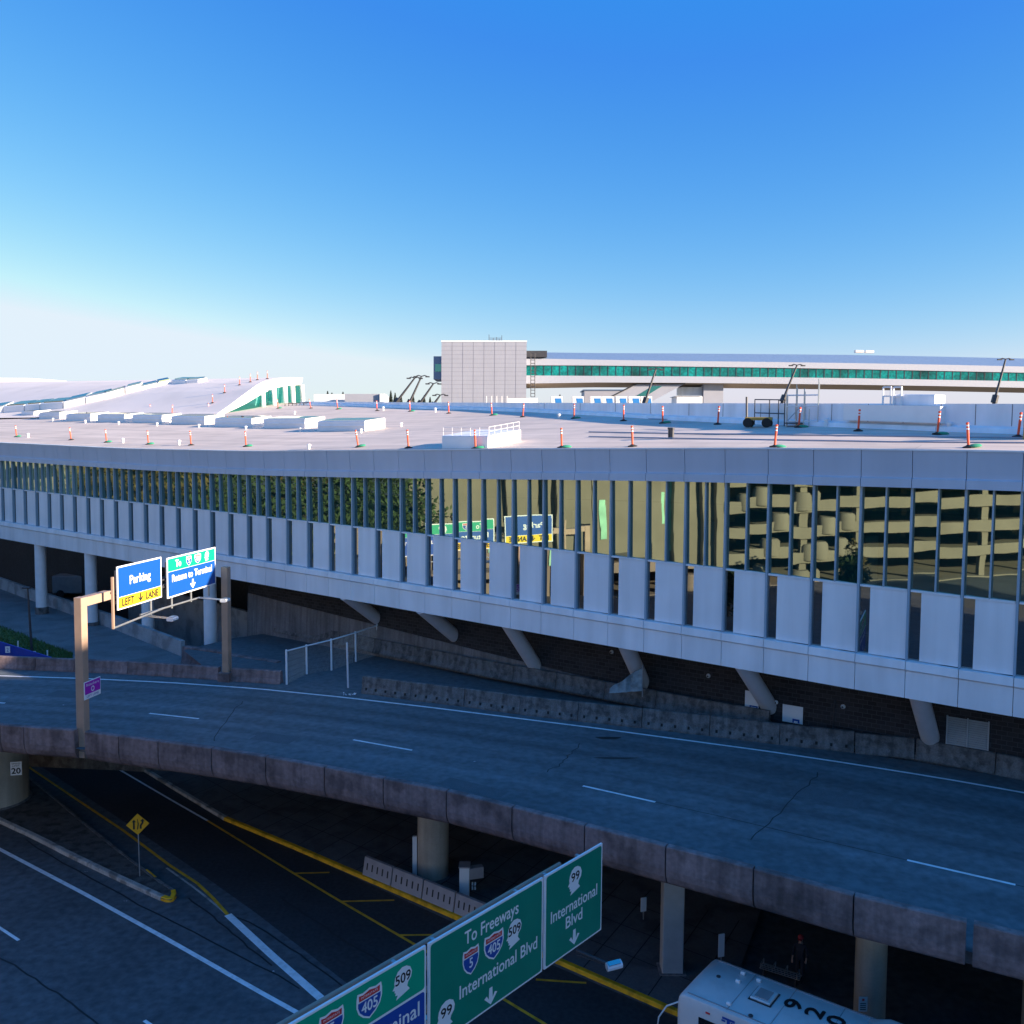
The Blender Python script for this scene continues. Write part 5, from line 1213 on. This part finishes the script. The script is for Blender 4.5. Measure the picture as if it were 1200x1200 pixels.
child(sbx, MB().obox(sb[0]+Vector((.35, -.05, 1.7)), (sb[1].x-.45, 0, 0), (0, .04, 0), (0, 0, sb[3].z-3.4)), 'pane', M['teal'])
an_ = MB()
for px, h in ((573, 9), (578, 5), (582, 6), (585, 4), (588, 8)):
    a = atd(px, 401, 204); an_.tube([a, a+Vector((0, 0, h*.187))], .06, 5)
for h in (.5, .9): an_.tube([atd(573, 401, 204)+Vector((0, 0, h)), atd(588, 401, 204)+Vector((0, 0, h))], .05, 5)
child(tw, an_, 'antenna', M['darksteel'])
# bridge
sbg = thing('skybridge', 'long elevated glass walled pedestrian bridge joining the tower block', 'bridge', atd(900, 470, 205))
XS = [616, 700, 800, 900, 1000, 1100, 1200, 1300]
def curve(ys): return [atd(x, y, 205) for x, y in zip(XS, ys)]
c0 = curve([411.5, 412.5, 413, 413.8, 414.7, 416.6, 418.8, 421.5]); c1 = curve([420, 421.5, 423, 424.2, 425.5, 427.3, 429.5, 432]); c2 = curve([428, 428.3, 429.5, 430.8, 432.5, 434.6, 436.7, 439]); c3 = curve([440, 440.5, 441, 442, 443.2, 445, 446.8, 449]); c4 = curve([449.5, 448.2, 448.6, 449.6, 450.8, 452.4, 454.4, 456.5])
def ribbon3(A, B, d0, d1, name, m, th=.3):
    mb = MB()
    for k in range(len(A)-1): mb.sweep([[A[k]+Vector((0, d0, 0)), B[k]+Vector((0, d1, 0)), B[k]+Vector((0, d1+th, 0)), A[k]+Vector((0, d0+th, 0))], [A[k+1]+Vector((0, d0, 0)), B[k+1]+Vector((0, d1, 0)), B[k+1]+Vector((0, d1+th, 0)), A[k+1]+Vector((0, d0+th, 0))]])
    return child(sbg, mb, name, m)
ribbon3(c0, c1, 2.5, 0, 'roof_slope', M['skyroof']); ribbon3(c1, c2, 0, 0, 'upper_fascia', M['bridge_panel']); ribbon3(c2, c3, .25, .25, 'window_band', M['bridgeglass'], .1); ribbon3(c3, c4, 0, 0, 'lower_fascia', M['bridge_panel'])
mb = MB()
for k in range(7): mb.poly([c4[k], c4[k+1], c4[k+1]+Vector((0, 10, -.55)), c4[k]+Vector((0, 10, -.55))][::-1]); mb.poly([c4[k]+Vector((0, 10, -.55)), c4[k+1]+Vector((0, 10, -.55)), c0[k+1]+Vector((0, 10, 0)), c0[k]+Vector((0, 10, 0))]); mb.poly([c0[k]+Vector((0, 2.5, 0)), c0[k+1]+Vector((0, 2.5, 0)), c0[k+1]+Vector((0, 10, 0)), c0[k]+Vector((0, 10, 0))])
child(sbg, mb, 'deck_shell', M['tansoffit'])
for x in [628+9.4*k for k in range(62)]:
    k = 0
    while XS[k+1] < x: k += 1
    t = (x-XS[k])/(XS[k+1]-XS[k]); a, b = c2[k].lerp(c2[k+1], t), c3[k].lerp(c3[k+1], t); child(sbg, MB().obox(b+Vector((-.05, .18, 0)), (.10, 0, 0), (0, .06, 0), (0, 0, a.z-b.z)), 'window_bar', M['darksteel'])
fb_ = far_box(617, 411, 641, 418.5, 204.5, 3); child(sbg, MB().obox(*fb_), 'plant_screen', M['darksteel'])
lt_ = MB(); a, b = atd(622, 414, 203.5), atd(622, 465, 203.5)
for e in (0, .9): lt_.tube([a+Vector((e, 0, 0)), b+Vector((e, 0, 0))], .09, 5)
for k in range(14): q = a.lerp(b, k/13); lt_.tube([q, q+Vector((.9, 0, 0))], .07, 5)
child(sbg, lt_, 'ladder', M['darksteel'])
a, b = atd(1003, 413, 209), atd(1025, 413.5, 209)
for e in (.0, .55): child(sbg, MB().bevbox(a.lerp(b, e), (b-a)*.42, (0, 1.2, 0), (0, 0, .55), .05), 'rooftop_unit', M['swhite'])
child(sbg, MB().obox(*far_box(823, 450, 846, 530, 207, 6)), 'pier', M['tower'])
child(sbg, MB().obox(*far_box(797, 453.5, 822.8, 530, 209, 6)), 'pier', M['panel_side'])
es = MB(); P4 = [atd(700, 474, 206), atd(744, 450, 206), atd(803, 449.5, 206), atd(757, 474, 206)]
es.sweep([P4, [p+Vector((0, 4, 0)) for p in P4]]); esc = child(sbg, es, 'escalator_leg', M['tower'])
P5 = [atd(746, 464, 205.9), atd(765, 452.5, 205.9), atd(776, 452.5, 205.9), atd(757, 464, 205.9)]
child(esc, MB().sweep([P5, [p+Vector((0, .08, 0)) for p in P5]]), 'pane', M['teal'])
child(esc, MB().tube([atd(700, 473, 205.8), atd(746, 449.6, 205.8), atd(803, 449.6, 205.8)], .18, 6), 'edge_trim', M['darksteel'])
ob = thing('low_office', 'low grey flat roofed building under the left end of the skybridge', 'building', atd(705, 472, 230))
child(ob, MB().obox(*far_box(684, 457.5, 735, 530, 230, 10)), 'wall', M['tower']); child(ob, MB().obox(*far_box(683.5, 456.3, 735.5, 457.5, 229.8, 11)), 'roof', M['skyroof'])
ob = thing('white_shed', 'low bright white shed beside the skybridge pier', 'building', atd(810, 472, 180)); child(ob, MB().obox(*far_box(792, 464.5, 822, 530, 180, 6)), 'wall', M['white']); child(ob, MB().obox(*far_box(791.6, 463.9, 822.4, 464.4, 179.8, 6.4)), 'roof', M['panel'])
ob = thing('grey_shed', 'grey flat roofed shed left of the tower block behind the parapet', 'building', atd(400, 470, 150)); child(ob, MB().obox(*far_box(368, 462, 446, 500, 150, 10)), 'wall', M['panel_side']); child(ob, MB().obox(*far_box(404, 461.6, 450, 471, 146, 3)), 'rooftop_duct', M['tower'])
child(ob, MB().obox(*far_box(445, 461.5, 450.4, 471, 145.6, 3)), 'duct_end', M['white'])
# white and blue containers under the bridge
for k, x in enumerate([646, 671, 692, 706, 722, 737, 751]):
    t = thing('service_truck', ['white and blue service truck nearest the ladder of the skybridge', 'white and blue service truck second from the ladder', 'white and blue service truck third from the ladder', 'white and blue service truck just left of the escalator leg', 'white and blue service truck below the escalator leg', 'white and blue service truck at the foot of the escalator leg', 'white and blue service truck right of the escalator foot'][k], 'truck', atd(x, 472, 175), 'service trucks behind the parapet')
    A = far_box(x, 464.5, x+13, 476, 175+k*.3, 2.4)
    child(t, MB().bevbox(*A, .1), 'cargo_box', M['white']); o, a, b, c = A
    child(t, MB().poly([o+a*.45+Vector((0, -.03, .1)), o+a*.98+Vector((0, -.03, .1)), o+a*.9+c*.8+Vector((0, -.03, 0)), o+a*.3+c*.8+Vector((0, -.03, 0))]), 'blue_marking', M['tarp'])
ob = thing('site_hoarding', 'white railing and panels beside the tower block foot', 'fence', atd(640, 472, 160)); 
child(ob, MB().obox(*far_box(595, 466.5, 630, 480, 160, .2)), 'panel', M['white']); pm = MB()
for x in range(570, 600, 6): a = atd(x, 475, 158); pm.tube([a, a+Vector((0, 0, 1.6))], .06, 5)
child(ob, pm, 'post', M['white'])
# leaning lamp poles
LP = [((464, 472), (486, 443), 'leaning lamp pole left of the tower, leftmost of three', 120), ((479, 474), (494, 441), 'leaning twin headed lamp pole left of the tower, tallest of three', 120), ((491, 474), (508, 449.5), 'leaning lamp pole left of the tower, nearest its wall', 130), ((508, 474), (516, 463), 'short leaning pole touching the left side of the tower', 130), ((755.5, 472), (768.5, 433), 'leaning lamp pole in front of the escalator leg', 110), ((917, 470), (934, 428), 'leaning lamp pole above the scaffold tower', 75), ((1165, 471), (1178.5, 421), 'leaning lamp pole above the parapet at the right', 60)]
for (b, tp2, lab, Y) in LP:
    a, c = atd(*b, Y), atd(*tp2, Y); t = thing('lamp_pole', lab, 'lamp pole', a, 'leaning lamp poles on the skyline'); s_ = Y/100
    a2 = a-(c-a)*.15
    child(t, MB().tube([a2, c], .16*s_, 6, .09*s_), 'pole', M['darksteel'], True); child(t, MB().tube([a-(c-a)*.02, a+(c-a)*.16], .34*s_, 6), 'counterweight', M['darksteel'])
    hd = MB(); 
    for e in (-1, 1): hd.tube([c, c+Vector((e*.35*s_, 0, .10*s_)), c+Vector((e*.6*s_, 0, .0))], .06*s_, 6); hd.box(c+Vector((e*.65*s_, 0, -.04*s_)), (.45*s_, .3*s_, .12*s_))
    child(t, hd, 'lamp_head', M['darksteel'])

# ---------------------------------------------------------------- trees
def leafy(c, rx, rz, n, size, m, name, parent, seed):
    r = random.Random(seed); mb = MB(); blobs = [(Vector((r.uniform(-.6, .6)*rx, r.uniform(-.6, .6)*rx, r.uniform(-.5, .6)*rz)), r.uniform(.35, .6)) for _ in range(14)]
    for k in range(n):
        b, s_ = r.choice(blobs); d = Vector((r.gauss(0, 1), r.gauss(0, 1), r.gauss(0, 1))).normalized(); q = c+b+Vector((d.x*rx*s_, d.y*rx*s_, d.z*rz*s_))*r.uniform(.6, 1)
        u = Vector((r.gauss(0, 1), r.gauss(0, 1), r.gauss(0, 1))).normalized(); v_ = u.orthogonal().normalized(); z = size*r.uniform(.6, 1.3)
        mb.poly([q-u*z, q+v_*z*.5, q+u*z, q-v_*z*.5])
    return child(parent, mb, name, m)
def conifer(px, ytop, ybot, Y, label, seed):
    a, c = atd(px, ybot, Y), atd(px, ytop, Y); h = c.z-a.z; t = thing('conifer_tree', label, 'tree', a, 'dark conifers on the skyline'); r = random.Random(seed)
    child(t, MB().tube([a-Vector((0, 0, 6)), a+Vector((0, 0, h*.95))], .35, 6, .05), 'trunk', M['bark']); mb = MB()
    for k in range(520):
        f = r.random()**.8; z = h*f; rad = (1-f)*h*.30*r.uniform(.5, 1.1)+.15; an = r.uniform(0, 6.28); q = a+Vector((0, 0, z)); e = q+Vector((math.cos(an)*rad, math.sin(an)*rad, -rad*.45)); s_ = Vector((-math.sin(an), math.cos(an), 0))*(.12+rad*.18)
        mb.poly([q, q+(e-q)*.6+s_, e, q+(e-q)*.6-s_])
    child(t, mb, 'crown', M['foliage2'])
for k, (x, yt, Y) in enumerate([(452, 462, 300), (458, 457.5, 300), (463, 460, 300), (470, 463, 310), (484, 461.5, 310), (497, 463, 310), (504, 465, 310), (384, 458, 260), (402, 459, 260), (389, 460, 262), (656, 462, 260), (739, 459, 260)]):
    conifer(x, yt, 476, Y, ['dark conifer just right of the grey shed duct', 'tallest dark conifer of the clump left of the tower', 'dark conifer right of the tallest in the clump left of the tower', 'small dark conifer at the foot of the leftmost leaning pole', 'dark conifer between the leaning poles', 'dark conifer behind the third leaning pole', 'small dark conifer nearest the tower wall', 'distant conifer over the left of the grey shed', 'distant conifer over the right of the grey shed', 'distant conifer over the middle of the grey shed', 'distant conifer right of the skybridge ladder', 'distant conifer behind the escalator leg'][k], 50+k)
# ---------------------------------------------------------------- surroundings mirrored in the glass, and an added shade block
def garage(name, label, x0, x1, y0, y1, floors, fh, m):
    t = thing(name, label, 'building', (x0, y0, 0)); sl2, cl2 = MB(), MB()
    for k in range(floors+1):
        sl2.obox((x0, y0, k*fh-.2), (x1-x0, 0, 0), (0, y1-y0, 0), (0, 0, .35)); 
        if k: 
            sl2.obox((x1-.25, y0, k*fh+.15), (.25, 0, 0), (0, y1-y0, 0), (0, 0, 1.05)); sl2.obox((x0, y0, k*fh+.15), (.25, 0, 0), (0, y1-y0, 0), (0, 0, 1.05)); sl2.obox((x0+.25, y1-.25, k*fh+.15), (x1-x0-.5, 0, 0), (0, .25, 0), (0, 0, 1.05))
    n = int((y1-y0)/9)
    for k in range(n+1):
        y = y0+.6+(y1-y0-1.8)*k/n
        for x in (x0+1, (x0+x1)/2, x1-1.2): cl2.obox((x, y, 0), (.7, 0, 0), (0, .9, 0), (0, 0, floors*fh))
    child(t, sl2, 'floor_slab', m); child(t, cl2, 'column', m); child(t, MB().obox(((x0+x1)/2-6, y0+2, 0), (1, 0, 0), (0, y1-y0-4, 0), (0, 0, floors*fh)), 'core_wall', M['interior']); return t
garage('offscreen_garage', 'tan concrete parking garage reflected in the glass', -92, -58, -80, 11.8, 7, 3.3, M['tan'])
shade_block = garage('offscreen_garage', 'tall concrete block added out of frame on the right to shade the roads', 60, 95, -60, 17, 9, 3.6, M['tan'])  # added unseen block, sized so its shadow covers the roads
child(shade_block, MB().obox((61, 17.4, 0), (33, 0, 0), (0, 16, 0), (0, 0, 29.6)), 'low_shade_block', M['tan'])  # added lower part: shades the road yet lets sun reach the hall roof
pg = bpy.data.objects['offscreen_garage']
for k in range(7):
    for j in range(3):
        y = 7.5-j*5.2-(k % 3)*1.1; child(pg, MB().lathe((-58.6, y, k*3.3+.1), [(1.15, 0), (1.15, 1.9), (.9, 2.2)], 18, 1, 1), 'curved_wall', M['tan'], True)
rt = thing('terminal_wing', 'plain tan concrete terminal wing reflected in the middle of the glass', 'building', (-62, 33, 0))
child(rt, MB().obox((-65, 30, 0), (3, 0, 0), (0, 22, 0), (0, 0, 30)), 'wall', M['tan'])
child(rt, MB().obox((-65, 11.5, 0), (3, 0, 0), (0, 18.4, 0), (0, 0, 30)), 'wall', M['tan'])
for y, w_, z0, z1 in ((27.2, .7, 6, 11), (17.4, 1.2, 4, 13), (20.2, .5, 8, 12)): child(rt, MB().obox((-61.97, y, z0), (.1, 0, 0), (0, w_, 0), (0, 0, z1-z0)), 'green_glint_panel', M['palegreen'])  # added green panels that give the glass its bright green reflections
for k in (-3, -2, -1, 2, 3, 4, 5, 6, 7): child(rt, MB().obox((-61.95, 23.5+k*3.6+(k % 3)*.5, 0), (1.1, 0, 0), (0, 1.2, 0), (0, 0, 29)), 'pilaster', M['tan'])
for k in range(3): child(rt, MB().obox((-61.98, 30.3, 7+k*7.5), (.04, 0, 0), (0, 21.4, 0), (0, 0, .9)), 'window_strip', M['busglass'])
child(rt, MB().obox((-60.8, 23.3, 3.5), (3.5, 0, 0), (0, 28, 0), (0, 0, .8)), 'canopy', M['tan'])
ht = thing('hotel_block', 'pale office block reflected at the far left of the glass', 'building', (-110, 120, 0)); child(ht, MB().obox((-125, 100, 0), (18, 0, 0), (0, 50, 0), (0, 0, 30)), 'wall', M['tan'])
for k in range(6): child(ht, MB().obox((-106.98, 101, 4+k*4.2), (.05, 0, 0), (0, 48, 0), (0, 0, 1.7)), 'window_strip', M['busglass'])
TREES = [(-62, 57), (-66, 62), (-60, 68), (-70, 73), (-64, 78), (-72, 83), (-58, 62), (-80, 78), (-75, 67), (-60, 53), (-42, 3), (-38, 7)]
for k, (x, y) in enumerate(TREES):
    hgt = 17+3*math.sin(k*2.1) if k < 10 else 7
    t = thing('leafy_tree', f'{ORD[k]} broad green tree of the row mirrored in the glass', 'tree', (x, y, 0), 'trees reflected in the glass')
    child(t, MB().tube([(x, y, 0), (x+.3, y, hgt*.35), (x+.1, y+.2, hgt*.7)], .35, 8, .12), 'trunk', M['bark']); leafy(Vector((x, y, hgt*.60)), hgt*.34, hgt*.46, 1700, .34, M['foliage3' if k % 3 == 1 else 'foliage'], 'crown', t, 100+k)

for o in bpy.data.objects:
    if '_w' in o: del o['_w']
sc.cycles.max_bounces = 8; sc.cycles.transparent_max_bounces = 12
